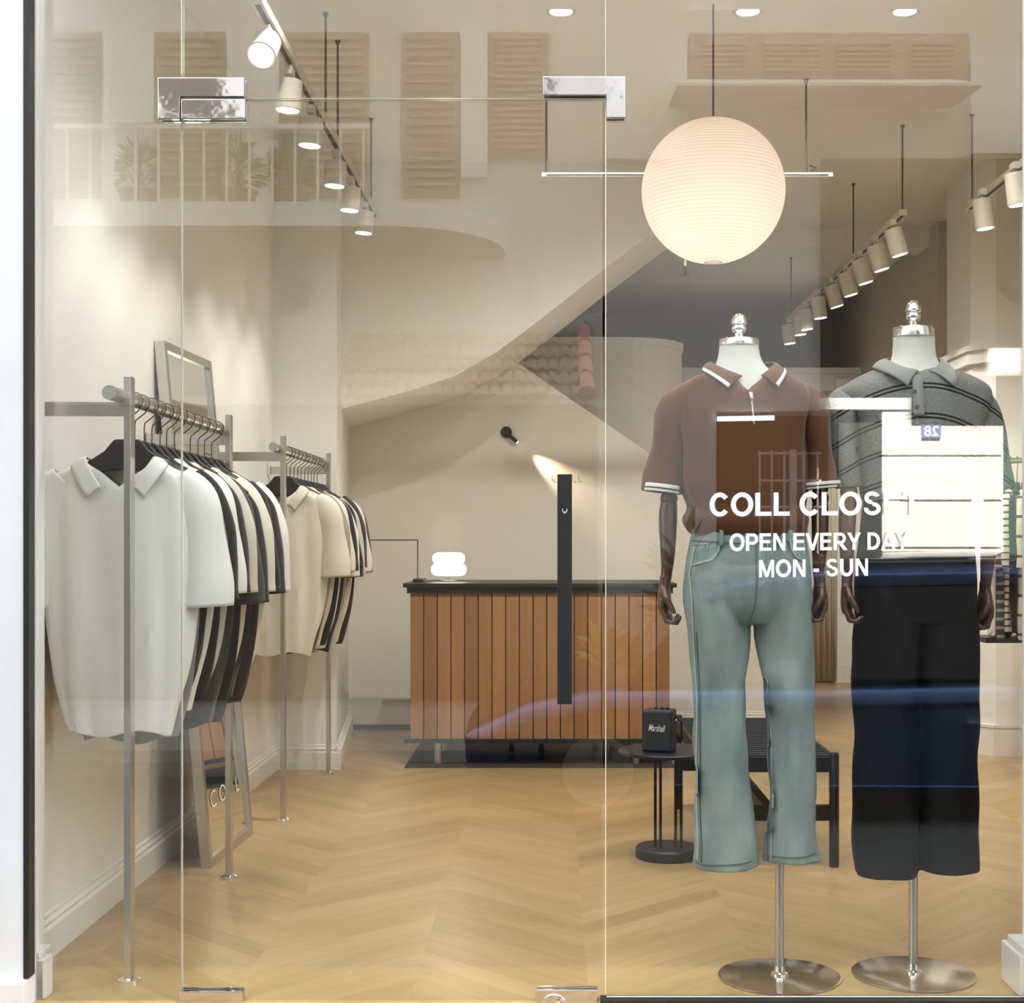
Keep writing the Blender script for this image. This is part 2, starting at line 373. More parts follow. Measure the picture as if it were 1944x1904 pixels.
# faceted column on the right
colp = [(2.27, 8.50), (2.27, 8.02), (2.36, 7.86), (2.52, 7.86), (2.52, 8.50)]
S_(MB().prism(colp, 0, ZC, 'z'), 'column', mCream)
def off(pl, d): return [(x-(d if x < 2.4 else 0), y-(d if y < 8.1 else -d)) for x, y in pl]
S_(MB().prism(off(colp, .022), 0, .13, 'z').prism(off(colp, .012), .13, .15, 'z').prism(off(colp, .018), .15, .165, 'z'), 'baseboard_column', mBase)
S_(MB().prism(off(colp, .03), 2.10, 2.13, 'z').prism(off(colp, .018), 2.13, 2.17, 'z').prism(off(colp, .035), 2.17, 2.20, 'z'), 'trim_6', mCream)
# ================================================================== glass front
def gx(px): return (px-VX)/F*GY
def gz(py): return CH+(VY-py)/F*GY
def pane(name, px0, px1, py0, py1):
    x0, x1, z1, z0 = gx(px0), gx(px1), gz(py0), gz(py1)
    mb = MB(); y0, y1 = GY, GY+.010
    mb.box(x0, x1, y0, y1, z0, z1)
    o = mb.build(name, [mGlass, mEdge], smooth=False); o['kind'] = 'structure'
    for p in o.data.polygons:
        if abs(p.normal.y) < .5: p.material_index = 1
    return o
w1 = pane('window_1', 62, 343.5, -80, 1912)
w2 = pane('window_2', 348, 1148.5, -80, 186)
w3 = pane('window_3', 1151.5, 1975, -80, 1893)
for nm, a_, b_, par in (('seal', 344.0, 345.3, w1), ('seal', 1149.2, 1150.6, w3)):
    MB().box(gx(a_), gx(b_), GY+.002, GY+.008, gz(1890) if par is w3 else gz(140), gz(-80)).build(nm, mSeal, par, smooth=False)
dr1 = pane('door_1', 345.5, 1143, 190, 1912)
mPl = MB
def plate(name, poly_px, parent, y=None, t=.014, mat=None):
    pts = [(gx(a), gz(b_)) for a, b_ in poly_px]
    return MB().prism(pts, GY-t, GY-.0005).prism(pts, GY+.0105, GY+.010+t).build(name, mat or mPlate, parent, smooth=False, bevel=.002)
f1 = plate('patch_fitting', [(302, 150), (466, 150), (466, 187), (344, 187), (344, 229), (302, 229)], w1)
f2 = plate('patch_fitting', [(346, 191), (468, 191), (468, 229), (346, 229)], dr1)
f3 = plate('patch_fitting', [(1031, 148), (1187, 148), (1187, 227), (1151, 227), (1151, 184), (1031, 184)], w3)
f4 = plate('patch_fitting', [(343, 1879), (462, 1879), (462, 1930), (343, 1930)], dr1)
f5 = plate('patch_fitting', [(1018, 1876), (1135, 1876), (1135, 1930), (1018, 1930)], dr1)
def screw(px, py, par):
    c = (gx(px), GY-.0155, gz(py)); MB().cyl(c, (c[0], GY-.013, c[2]), .0035, 16).build('screw', mSteelD, par)
screw(312, 188, f1); screw(455, 209, f2); screw(1179, 187, f3)
el = [(gx(1052)+.028*math.cos(a), GY-.0165, gz(1902)+.022*math.sin(a)) for a in [i*math.pi/20 for i in range(21)]]
MB().tube(el, .0018, 8).tube([(gx(1052)+(p[0]-gx(1052))*.82, p[1], gz(1902)+(p[2]-gz(1902))*.8) for p in el], .0012, 8).build('lock_ring', mChrome, f5)
MB().cyl((gx(1060), GY-.019, gz(1899)), (gx(1060), GY-.013, gz(1899)), .006).build('lock_cylinder', mChrome, f5)
# door pull
hx0, hx1, hz0, hz1 = gx(1058)+.002, gx(1086)-.0005, gz(1336)-.0, gz(900)
HY = GY-.045
k_ = HY/GY
def hx(px): return (px-VX)/F*(HY-.012)
def hz(py): return CH+(VY-py)/F*(HY-.012)
hd = MB().box(hx(1058), hx(1086), HY-.012, HY+.006, hz(1337), hz(900)).build('door_pull', mBlack, dr1, smooth=False, bevel=.0015)
MB().box(hx(1066), hx(1079), HY, GY, hz(960), hz(945)).box(hx(1066), hx(1079), HY, GY, hz(1292), hz(1277)).build('pull_standoff', mBlack, dr1, smooth=False)
def hp(px, py): return (hx(px), HY-.0135, hz(py))
em = MB()
for sg in (-1, 1):
    em.tube([hp(1072+sg*1, 974), hp(1072+sg*3.5, 971), hp(1072+sg*4.5, 968), hp(1072+sg*3.2, 965)], [.0012, .0014, .0012, .0004], 8)
em.tube([hp(1072, 970.5), hp(1072, 976)], [.0022, .0008], 8)
em.build('pull_emblem', M('silver_emblem', (.6, .6, .6), .3, .6), hd)
# vinyl lettering on the outside of the right hand pane
mVin = M('vinyl_letters', (.90, .90, .89), .7)
def lettering(s, px0, px1, py0, py1, rise, bold, spacing=1.0):
    w_, h_ = gx(px1)-gx(px0), gz(py0)-gz(py1)
    v, f = sign_text(s, w_, h_); mb = MB(); sl = rise/(px1-px0)
    for dy in (0,):
        mb.add([(gx(px0)+x, GY-.0012-kp*.00025, gz(py1)+z+x*sl) for x, z, kp in v], f)
    o = mb.build('lettering', mVin, w3, smooth=False, mods=(('SOLIDIFY', dict(thickness=.0006)),)); return o
lettering('COLL CLOSET', 1347, 1747, 936, 980, 3, .034)
lettering('OPEN EVERY DAY', 1385, 1726, 1013, 1046, 3, .034)
lettering('MON - SUN', 1441, 1648, 1063, 1096, 3, .034)
# ================================================================== ceiling lamps
def spot(name, loc, to, e, ang, blend=.7, col=(1, .965, .925), r=.03, par=None):
    d = bpy.data.lights.new(name, 'SPOT'); d.energy = e; d.spot_size = math.radians(ang); d.spot_blend = blend; d.color = col; d.shadow_soft_size = r
    o = bpy.data.objects.new(name, d); COL.objects.link(o); o.location = loc
    o.rotation_euler = (Vector(to)-Vector(loc)).to_track_quat('-Z', 'Y').to_euler(); return o
def track(name, label, x, y0, y1, z=2.75, along='y'):
    t = thing(name, label, 'light track', (x, y0, z))
    if along == 'y':
        MB().box(x-.018, x+.018, y0, y1, z-.014, z+.014).build('rail', mTrack, t, smooth=False)
        MB().box(x-.008, x+.008, y0+.02, y1-.02, z-.0155, z-.0135).build('slot', mTrackD, t, smooth=False)
    else:
        MB().box(x, y1, y0-.018, y0+.018, z-.009, z+.008).build('rail', mTrack, t, smooth=False)
        MB().box(x+.02, y1-.02, y0-.0195, y0-.0175, z-.007, z+.001).build('slot', mTrackD, t, smooth=False)
    return t
def rods(t, pts, z):
    for x, y in pts:
        MB().cyl((x, y, z+.014), (x, y, ZC-.001), .0045, 8).lathe([(.004, ZC-.02), (.012, ZC-.001)], (x, y, 0), 12).build('rod', mWire, t)
def head(x, y, z, tilt, label, group, e, aim, light=True, ln=.135, fwd=0):
    # z is the track height; the can hangs below it and tips by tilt towards +x
    t = thing('track_spotlight', label, 'spotlight', (x, y, z-.014), 0, group)
    MB().box(x-.014, x+.014, y-.03, y+.03, z-.045, z-.0145).build('adapter', mTrack, t, smooth=False, bevel=.003)
    d = Vector((math.sin(tilt), -fwd, -math.cos(tilt))).normalized(); a = Vector((x, y, z-.058)); e_ = a+d*ln
    MB().tube([(x, y, z-.045), a+d*.03], .008, 8).build('neck', mTrack, t)
    MB().tube([a, a+d*.003, e_-d*.002, e_], [.038, .044, .044, .042], 28).build('lamp_housing', mTrack, t)
    MB().cyl(e_-d*.001, e_+d*.0015, .037, 28).build('lamp_face', mLamp, t)
    if light:
        s_ = spot('spot', tuple(e_+d*.01), aim, e, 75); 
    return t
TL = -.876
tl = track('light_track', 'long pale ceiling track running back along the left wall', TL, 4.35, 7.25)
rods(tl, [(TL, 5.68), (TL, 6.0), (TL, 7.1)], 2.75)
lefts = [4.52, 4.90, 5.34, 5.95, 6.39, 6.86]
words = ['brightest and nearest', 'second nearest', 'third nearest', 'fourth nearest', 'fifth nearest', 'farthest']
for y, wd in zip(lefts, words):
    head(TL, y, 2.735, -.06, f'pale track spotlight aimed at the left wall, {wd} on that track', 'spotlights on the left track', 13, (-1.42, y+.05, .9), ln=.10, fwd=1.1 if y < 4.6 else 0)
trB = track('light_track', 'pale ceiling track with a close row of spotlights leading back above the right mannequin', 1.71, 7.2, 10.75)
rods(trB, [(1.71, 7.22), (1.71, 8.4), (1.71, 10.6)], 2.75)
Bs = [7.26, 7.66, 8.05, 8.45, 8.87, 9.3, 9.8, 10.05, 10.5]
on_ = ['nearest', 'second', 'third', 'fourth', 'fifth', 'sixth', 'seventh', 'eighth', 'last and lowest looking']
for i, y in enumerate(Bs):
    head(1.67, y, 2.74, .28 if i < 5 else .12, f'beige cylinder spotlight on the middle track, {on_[i]} counting from the window', 'spotlights on the middle track', 16 if i < 4 else 34, (2.3, y, 1.3) if i < 5 else (1.9, 12.0, .9), light=i < 8)
trA = track('light_track', 'short ceiling track crossing the top right corner of the window', 2.0, 5.4, 7.1)
rods(trA, [(2.0, 7.04)], 2.75)
for y, wd in ((6.20, 'nearer one cut by the frame edge'), (6.67, 'farther one fully in view')):
    head(1.94, y, 2.75, .12, f'washed out beige cylinder spotlight at top right, {wd}', 'spotlights on the right track', 12, (2.4, y+.2, 1.3))
trC = track('light_track', 'bare crosswise ceiling track hanging behind the paper lantern', -.05, 6.5, 1.23, 2.757, 'x')
rods(trC, [(-.03, 6.5), (1.115, 6.5)], 2.757)
MB().tube([(1.14, 6.5, 2.775), (1.16, 6.5, 2.79), (1.13, 6.5, 2.80)], .003, 6).build('cable_end', mWire, trC)
for px, py, wd in ((1065, 15, 'left of the three, over the door'), (1420, 18, 'middle one, beside the lantern cord'), (1718, 12, 'right of the three')):
    y = 5.66; q = P(px, py, y); x = q[0]
    t = thing('downlight', f'bright round recessed ceiling downlight, {wd}', 'ceiling light', (x, y, ZC), 0, 'recessed ceiling downlights')
    MB().lathe([(.044, -.001), (.056, -.004), (.058, -.001), (.058, .004)], (x, y, ZC-.003), 36, False).build('bezel', mTrack, t)
    MB().lathe([(.0, -.004), (.046, -.004)], (x, y, ZC), 36, False).build('lamp_face', mLamp, t)
    spot('spot', (x, y, ZC-.02), (x, y+1.6, 0), 62, 116, .9)
for i, x in enumerate((-.70, .0, .75, 1.6)):    # added lamps out of view, to brighten the window display and floor
    y, z_ = 4.45, ZC-.034
    t = thing('downlight', 'unseen added fill lamp above the window display', 'ceiling light', (x, y, z_), 0, 'added fill lamps over the window display')
    MB().lathe([(.044, -.001), (.056, -.004), (.058, -.001), (.058, .004)], (x, y, z_-.003), 36, False).build('bezel', mTrack, t)
    MB().lathe([(.0, -.004), (.046, -.004)], (x, y, z_), 36, False).build('lamp_face', mLamp, t)
    spot('spot', (x, y, z_-.02), (x, y+.15, 0), 34, 105, 1.0)
# paper lantern
LY = 5.5; lx, ly, lz = P(1354, 363, LY); LR = 136/F*LY
t = thing('paper_lantern', 'large round white paper lantern with thin ribs hanging in the window', 'lantern', (lx, ly, lz+LR))
pr = []
NR = 58
for i in range(NR*2+1):
    a = -math.pi/2+math.pi*(i/(NR*2))
    r = LR*math.cos(a); zz = LR*math.sin(a)
    if r < .030: continue
    pr.append((r*(1.0 if i % 2 else .992), zz*1.005))
mPaper = bpy.data.materials.new('lantern_paper'); mPaper.use_nodes = True; nt = mPaper.node_tree; nt.nodes.clear(); h = NT(mPaper)
o_ = nt.nodes.new('ShaderNodeOutputMaterial'); tl_ = nt.nodes.new('ShaderNodeBsdfTranslucent'); df = nt.nodes.new('ShaderNodeBsdfDiffuse')
tl_.inputs[0].default_value = (.80, .70, .61, 1); df.inputs[0].default_value = (.66, .60, .54, 1)
mx = nt.nodes.new('ShaderNodeMixShader'); mx.inputs[0].default_value = .45; h.l.new(tl_.outputs[0], mx.inputs[1]); h.l.new(df.outputs[0], mx.inputs[2]); h.l.new(mx.outputs[0], o_.inputs[0])
MB().lathe(pr, (lx, ly, lz), 72, False).build('paper_shade', mPaper, t)
mRib = M('lantern_rib', (.50, .38, .30), .7)
rb = MB()
for i in range(2, NR-1):
    a = -math.pi/2+math.pi*(i/NR); r = LR*math.cos(a)
    if r < .03: continue
    rb.lathe([(r*1.0005+.0002, LR*1.005*math.sin(a)-.0004), (r*1.0005+.0008, LR*1.005*math.sin(a)), (r*1.0005+.0002, LR*1.005*math.sin(a)+.0004)], (lx, ly, lz), 72, False)
rb.build('rib_wire', mRib, t)
MB().lathe([(.026, -LR*.995), (.034, -LR*.995), (.034, -LR*.985), (.026, -LR*.985), (.026, -LR*.995)], (lx, ly, lz), 32, False).build('bottom_ring', mTrack, t)
MB().cyl((lx, ly, lz+LR*.9), (lx, ly, ZC-.034), .0035, 8).build('cord', mBlack, t)
MB().lathe([(.005, -.03), (.016, -.028), (.018, 0)], (lx, ly, lz+LR), 20).build('cap', mTrack, t)
pl = bpy.data.lights.new('lantern_bulb', 'POINT'); pl.energy = 2.4; pl.color = (1, .90, .80); pl.shadow_soft_size = .05
po = bpy.data.objects.new('lantern_bulb', pl); COL.objects.link(po); po.location = (lx, ly-.02, lz-.05)
# small sprinkler behind the lantern, wall spot
q = P(1301, 505, 7.2); t = thing('sprinkler', 'tiny dark ceiling sprinkler just below the lantern at its left', 'sprinkler', (q[0], 7.2, ZC))
MB().cyl((q[0], 7.2, ZC), (q[0], 7.2, q[2]), .006, 8).build('drop_pipe', mTrack, t)
MB().cyl((q[0], 7.2, q[2]), (q[0]-.004, 7.2, q[2]-.04), .008, 8).lathe([(.001, -.05), (.022, -.05), (.022, -.046), (.001, -.044)], (q[0]-.004, 7.2, q[2]), 12).build('sprinkler_head', mWire, t)
q = P(961, 820, YB-.03); t = thing('wall_spotlight', 'small black wall spotlight with round base on the stair wall', 'wall light', (q[0], YB, q[2]))
MB().cyl((q[0], YB, q[2]), (q[0], YB-.025, q[2]), .034, 28).build('wall_base', mBlack, t)
a_ = Vector((q[0]+.01, YB-.04, q[2]-.015)); d_ = Vector((.72, -.10, -.60)).normalized()
MB().cyl(tuple(a_), tuple(a_+d_*.075), .011, 16).build('lamp_housing', mBlack, t)
MB().cyl(tuple(a_+d_*.0745), tuple(a_+d_*.0765), .009, 16).build('lamp_face', mLamp, t)
s_ = spot('spot', tuple(a_+d_*.085), tuple(a_+d_*1.0+Vector((0, .16, 0))), 22, 36, 1.0, (1, .86, .55), .01)
# thin lettering on the stair wall
q0 = P(1047, 915, YB); q1 = P(1105, 902, YB)
t = thing('wall_sign', 'small thin brass letters COLL on the stair wall behind the door pull', 'sign', (q0[0], YB, q0[2])); mBr = M('brass_letters', (.36, .29, .19), .4)
lw_ = (q1[0]-q0[0])
for ch, x_, wd_ in (('C', 0, .26), ('O', .33, .27), ('L', .68, .13), ('L', .87, .13)):
    v, f = text(ch, wd_*lw_, q1[2]-q0[2], -.018); MB().add([(q0[0]+x_*lw_+x, YB-.002, q0[2]+z) for x, z in v], f).build('letter', mBr, t, smooth=False)
# ================================================================== clothes rails
RX = -1.128
def post(x, y, t, z=1.575):
    p = MB().box(x-.009, x+.009, y-.02, y+.02, .0, z).build('post', mSteel, t, smooth=False, bevel=.001)
    MB().lathe([(.029, 0), (.029, .006), (.024, .010), (.017, .013), (.013, .016)], (x, y, 0), 28).build('foot_flange', mChrome, p)
def rack(y0, y1, label):
    t = thing('clothes_rack', label, 'clothes rack', (-1.105, y0, 0))
    post(-1.105, y0, t); post(-1.103, y1, t)
    MB().tube([(RX, y0-.10, 1.525), (RX, y1-.01, 1.525)], .0185, 28).build('rail', mSteel, t)
    for y in (y0, y1):
        MB().box(-1.385, -1.114, y-.006, y+.012, 1.473, 1.510).build('wall_bar', mSteel, t, smooth=False, bevel=.001)
        MB().tube([(-1.399, y+.003, 1.4915), (-1.386, y+.003, 1.4915)], .026, 28).build('wall_flange', mChrome, t)
    return t
rack(3.846, 5.02, 'brushed steel clothes rail nearest the window, front left')
rack(6.04, 7.24, 'brushed steel clothes rail farther back on the left, beside the pier')
# hanger: hook, wire, broad shoulders; origin at the rail centre
def make_hanger(mat=mHanger, thin=False):
    t = thing('hanger', '', 'hanger', (0, 0, 0))
    c = []
    for i in range(13):
        a = math.radians(150-i*20); c.append((.0225*math.cos(a)*1.0, 0, .0215*math.sin(a)+.001))
    c = c[:11]; c += [(.012, 0, -.026), (-.016, 0, -.048), (-.018, 0, -.062), (-.018, 0, -.108)]
    MB().tube(c, .0019, 8).build('hook', mWire, t, world=False)
    o = -.018
    top = [(-.030, -.104), (.030, -.104), (.038, -.108), (.060, -.135), (.095, -.158), (.16, -.195), (.205, -.225)]
    bot = [(.205, -.24), (.16, -.225), (.10, -.202), (.06, -.190), (0, -.186)]
    R_ = top[1:]+bot; L_ = [(-x, z) for x, z in reversed(R_[:-1])]
    pts = [(x+o, z) for x, z in ([(-.03, -.104)]+R_+L_[:-1])]
    MB().prism(pts, -.010, .010).build('shoulder_bar', mat, t, smooth=False, bevel=.005, seg=3, world=False)
    return t
# garment: origin at the rail centre too
def make_shirt(seed, length=1.0, collar=True, wr=.024):
    t = thing('polo_shirt' if collar else 'knit_top', '', 'shirt', (0, 0, 0)); o = -.032
    rows = [(-.160, o, .088, .024, .075, 0), (-.172, o, .112, .030, .064, 0), (-.200, o, .158, .036, .04, 0), (-.235, o, .192, .040, .012, 0), (-.28, o, .205, .046, 0, 0),
            (-.36, o, .196, .050, 0, 0), (-.45, o, .190, .050, 0, 0), (-.60, o, .183, .048, 0, 0), (-.74, o, .165, .044, 0, 0), (-.85, o, .136, .038, 0, 0), (-.895, o, .122, .034, 0, 0)]
    rows = [((-.28+(r[0]+.28)*length) if r[0] < -.28 else r[0], *r[1:]) for r in rows]
    R_ = body(rows, 0, wr=wr, seed=seed, ex=2.0, vfreq=1.6)
    k_ = len(R_)
    for j in range(k_-1, k_-8, -1):       # uneven hem
        R_[j] = [(x, y, z+.010*math.sin(x*34+seed)*(j-k_+8)/7) for x, y, z in R_[j]]
    bd = MB().loft(R_, False, False); bm = bd.bvh()
    bd.build('body', mCream, t, world=False, mods=(('SOLIDIFY', dict(thickness=.003)),))
    for sg in (-1, 1):
        pts = [(o+sg*.135, 0, -.215, .045, .028), (o+sg*.175, 0, -.262, .056, .036), (o+sg*.200, 0, -.35, .058, .042), (o+sg*.213, .0, -.46, .056, .044), (o+sg*.220, .0, -.555, .055, .042)]
        MB().flat(pts, 0, wr=wr*.35, seed=seed+sg*3, cap=False).build('sleeve', mCream, t, world=False, mods=(('SOLIDIFY', dict(thickness=.003)),))
    if collar:
        tp = [(-.040, -.046, -.236), (-.068, -.042, -.192), (-.090, -.018, -.152), (-.078, .018, -.158), (0, .030, -.172)]
        bt_ = [(-.074, -.058, -.262), (-.106, -.052, -.216), (-.130, -.024, -.176), (-.110, .034, -.178), (0, .044, -.200)]
        mir = lambda q: [(o+a*.92, b, c) for a, b, c in q]+[(o-a*.92, b, c) for a, b, c in q[-2::-1]]
        v_, f_ = neck_collar(mir(tp), mir(bt_))
        MB().add(v_, f_).build('collar', mCream, t, world=False, mods=(('SOLIDIFY', dict(thickness=.003)),))
    return t
def drape(c4, bvh, off_, nu=8, nv=8, y_default=0, tv=None):
    # bilinear patch of (x, z) corners laid on the front (-y side) of a surface
    v = []; f = []
    for j in range(nv+1):
        for i in range(nu+1):
            a, b_ = i/nu, j/nv
            p = [lerp(lerp(c4[0][k], c4[1][k], a), lerp(c4[3][k], c4[2][k], a), b_) for k in (0, 1)]
            hit = bvh.ray_cast(Vector((p[0], y_default-5, p[1])), Vector((0, 1, 0)))
            y = (hit[0].y if hit[0] is not None and abs(hit[0].y-y_default) < .16 else None)
            if y is None:
                nr = bvh.find_nearest(Vector((p[0], y_default, p[1]))); y = nr[0].y
            v.append((p[0], y-off_, p[1]))
    for j in range(nv):
        for i in range(nu):
            k = j*(nu+1)+i; f.append((k, k+1, k+nu+2, k+nu+1))
    return MB().add(v, f)
def knit(name, col, col2=None, rough=.85, sc=(260, 260, 60), st=.5, stripes=None):
    m = M(name, col, rough, bump=(sc, st, .0015), spec=.15, sheen=.2)
    if stripes:
        h = NT(m); tc = h.n.new('ShaderNodeTexCoord'); sp = h.n.new('ShaderNodeSeparateXYZ'); h.l.new(tc.outputs['Object'], sp.inputs[0])
        per, duty, col_s = stripes
        ph = h.m('FRACT', h.m('DIVIDE', h.m('ADD', sp.outputs[2], 10), per)); s1 = h.m('LESS_THAN', ph, duty)
        h.l.new(h.mix(s1, col, col_s), h.n['Principled BSDF'].inputs['Base Color'])
    return m
K = {'cream': knit('knit_cream', (.82, .80, .73), sc=(42, 42, 7), st=.55), 'grey': knit('knit_grey', (.22, .22, .225), sc=(200, 200, 80)), 'black': knit('knit_black', (.014, .014, .015)),
     'white': knit('knit_white', (.82, .80, .76)), 'charcoal': knit('knit_charcoal', (.045, .047, .043)), 'beige': knit('knit_beige', (.62, .57, .49)),
     'brownblack': knit('knit_brownblack', (.03, .018, .015)), 'taupe': knit('knit_taupe', (.34, .29, .24)), 'ecru': knit('knit_ecru', (.74, .68, .57)), 'pinkish': knit('knit_pinkish', (.78, .70, .66)),
     'stripeA': knit('knit_dark_stripe', (.05, .05, .055), stripes=(.045, .35, (.30, .30, .30))), 'stripeB': knit('knit_light_stripe', (.62, .58, .48), stripes=(.034, .30, (.06, .055, .05))),
     'stripeC': knit('knit_ecru_band', (.60, .56, .45), stripes=(.10, .14, (.07, .06, .05)))}
def kids(o): return [q for q in bpy.data.objects if q.parent == o]
def dress(root, mat):
    for c in kids(root):
        if c.type == 'MESH':
            c.material_slots[0].link = 'OBJECT'; c.material_slots[0].material = mat
protoH = make_hanger(); protoS = [make_shirt(1), make_shirt(5, 1.04), make_shirt(9, .97)]; used = set()
def place(proto, loc, rz, label, group):
    r = proto if proto.name not in used else copy_tree(proto)
    used.add(proto.name); r.location = loc; r.rotation_euler = (0, 0, rz); r['label'] = label; r['group'] = group; return r
near = [(265, 'cream', 'cream cable-knit polo shirt hanging full-face at the front of the near rail'),
        (278, 'grey', 'mid-grey ribbed polo shirt directly behind the front cream one'),
        (295, 'black', 'black short-sleeved polo shirt third from the window on the near rail'),
        (309, 'white', 'white knit polo shirt showing as a thin strip, fourth on the near rail'),
        (324, 'black', 'black knit polo shirt fifth on the near rail between two pale ones'),
        (336, 'beige', 'pale beige polo shirt sixth on the near rail in front of a charcoal one'),
        (350, 'charcoal', 'dark charcoal green polo shirt in the middle of the near rail'),
        (364, 'black', 'black polo shirt eighth on the near rail, right behind the charcoal one'),
        (379, 'ecru', 'light ecru polo shirt ninth on the near rail'),
        (393, 'black', 'black polo shirt tenth on the near rail with its sleeve sticking out'),
        (405, 'brownblack', 'brownish black polo shirt second from the back of the near rail'),
        (418, 'white', 'off-white rib-knit polo shirt at the far end of the near rail')]
far = [(548, 'ecru', 'ecru beige polo shirt facing the window at the front of the far rail'),
       (554, 'charcoal', 'charcoal polo shirt second on the far rail'),
       (561, 'taupe', 'taupe textured polo shirt third on the far rail'),
       (568, 'ecru', 'pale ecru polo shirt fourth on the far rail'),
       (575, 'black', 'black polo shirt fifth on the far rail'),
       (581, 'white', 'white polo shirt sixth on the far rail'),
       (588, 'black', 'black polo shirt seventh on the far rail'),
       (594, 'beige', 'light beige polo shirt eighth on the far rail'),
       (600, 'charcoal', 'charcoal polo shirt ninth on the far rail'),
       (605, 'pinkish', 'pinkish white polo shirt tenth on the far rail'),
       (611, 'brownblack', 'dark brown-black polo shirt last on the far rail')]
for lst, dy, rail, grp in ((near, -.05, 'near', 'polo shirts on the near left rail'), (far, -.03, 'far', 'polo shirts on the far left rail')):
    for i, (px, cl, lb) in enumerate(lst):
        y = F*1.128/(VX-px)+dy
        rz = random.uniform(-.05, .05) if i else 0.02
        place(protoH, (RX, y, 1.525), rz, f'black hanger number {i+1} on the {rail} rail, holding the '+' '.join(lb.split()[:3])+' shirt', f'black hangers on the {rail} left rail')
        s_ = place(protoS[i % 3], (RX, y, 1.525), rz, lb, grp)
        z_ = .96 if rail == 'far' else 1.0
        s_.scale = (random.uniform(1.0, 1.06) if i else 1.08, 1, z_*(random.uniform(.95, 1.03) if i else 1))
        dress(s_, K[cl])
# rail on the right, seen edge on
t = thing('clothes_rack', 'steel clothes rail at the right edge with striped knitwear', 'clothes rack', (2.36, 7.2, 0))
MB().tube([(2.20, 7.2, 1.535), (2.46, 7.2, 1.545)], .014, 20).build('rail', mSteel, t)
MB().box(2.075, 2.47, 7.08, 7.32, .655, .68).build('shelf', mBlack, t, smooth=False)
MB().box(2.335, 2.365, 7.26, 7.30, 0, 1.56).build('post', mCream, t, smooth=False)
rt = [('white', 'plain white knit top at the left end of the striped rail'), ('stripeA', 'dark top with grey stripes second on the right edge rail'), ('stripeB', 'ecru top with fine dark stripes third on the right edge rail'),
      ('brownblack', 'plain dark brown top behind the finely striped one, right edge rail'), ('stripeC', 'ecru knit with wide dark bands near the right edge'), ('stripeA', 'dark grey-striped top cut off by the right edge of the view'), ('stripeB', 'finely striped ecru top last at the right edge')]
for i, (cl, lb) in enumerate(rt[:6]):
    x = 2.165+i*.034; rz = math.radians(66)
    place(protoH, (x, 7.2, 1.536), rz, 'dark hanger under the '+' '.join(lb.split()[:4])+', number '+str(i+1)+' on the right rail', 'hangers on the right edge rail')
    s_ = place(protoS[i % 3], (x, 7.2, 1.536), rz, lb, 'knit tops on the right edge rail'); s_.scale = (.92, .8, .94); dress(s_, K[cl])
# ================================================================== leaning mirror
A = Vector((-1.21, 5.17, 0)); A2 = Vector((-1.186, 5.78, 0)); T1 = Vector((-1.375, 5.17, 1.848)); T2 = Vector((-1.335, 5.78, 1.842))
t = thing('leaning_mirror', 'tall steel-framed mirror leaning against the left wall between the rails', 'mirror', tuple((A+A2)/2))
ex = (A2-A).normalized(); ez = (T1-A).normalized(); en = ex.cross(ez).normalized()
if en.x < 0: en = -en
Wm, Hm = (A2-A).length, (T1-A).length
def mp_(u, v_, d): q = A+ex*u+ez*v_+en*d; return tuple(q)
def mbox(u0, u1, v0, v1, d0, d1):
    v = [mp_(a, b_, c) for a in (u0, u1) for b_ in (v0, v1) for c in (d0, d1)]
    return MB().add(v, [(0,1,3,2),(4,6,7,5),(0,4,5,1),(2,3,7,6),(0,2,6,4),(1,5,7,3)])
fr_ = mbox(0, .03, 0, Hm, -.025, .012)
for a in ((Wm-.03, Wm, 0, Hm), (.03, Wm-.03, 0, .03), (.03, Wm-.03, Hm-.03, Hm)):
    q = mbox(*a, -.025, .012); fr_.add(q.v, q.f)
fr_.build('frame', mSteel, t, smooth=False, bevel=.001)
mbox(.028, Wm-.028, .028, Hm-.028, -.008, .0).build('mirror_glass', M('mirror_silver', (.86, .88, .87), .02, 1), t, smooth=False)
v, f = text('COLL', .40, .06, -.01, spacing=1.6)
MB().add([mp_(.10+x, .19+z, .002) for x, z in v], f).build('mirror_lettering', mVin, t, smooth=False)
# ================================================================== counter
CY = 7.5; sC = F/CY
def C(px, py, y=CY): q = P(px, py, y); return q[0], q[2]
t = thing('shop_counter', 'long counter with vertical warm wood boards and black top', 'counter', (-.07, CY+.3, 0))
xl, xr_ = C(778, 0)[0], C(1272, 0)[0]; zt_ = C(0, 1125)[1]; zb = C(0, 1403)[1]
mBoard = M('stained_boards', (.38, .16, .06), .45, bump=((60, 60, 3), .2, .002)); h = NT(mBoard)
tc = h.n.new('ShaderNodeTexCoord'); sp = h.n.new('ShaderNodeSeparateXYZ'); h.l.new(tc.outputs['Object'], sp.inputs[0])
bw = (xr_-xl)/19
ix = h.m('FLOOR', h.m('DIVIDE', h.m('SUBTRACT', sp.outputs[0], xl+.07), bw)); wn = h.n.new('ShaderNodeTexWhiteNoise'); wn.noise_dimensions = '1D'; h.l.new(ix, wn.inputs['W'])
mp = h.n.new('ShaderNodeMapping'); mp.inputs['Scale'].default_value = (38, 38, 2.2); h.l.new(tc.outputs['Object'], mp.inputs[0])
nz = h.n.new('ShaderNodeTexNoise'); nz.inputs['Scale'].default_value = 1; nz.inputs['Detail'].default_value = 5; h.l.new(mp.outputs[0], nz.inputs[0])
tt = h.m('ADD', h.m('MULTIPLY', wn.outputs['Value'], .5), h.m('MULTIPLY', nz.outputs['Fac'], .55))
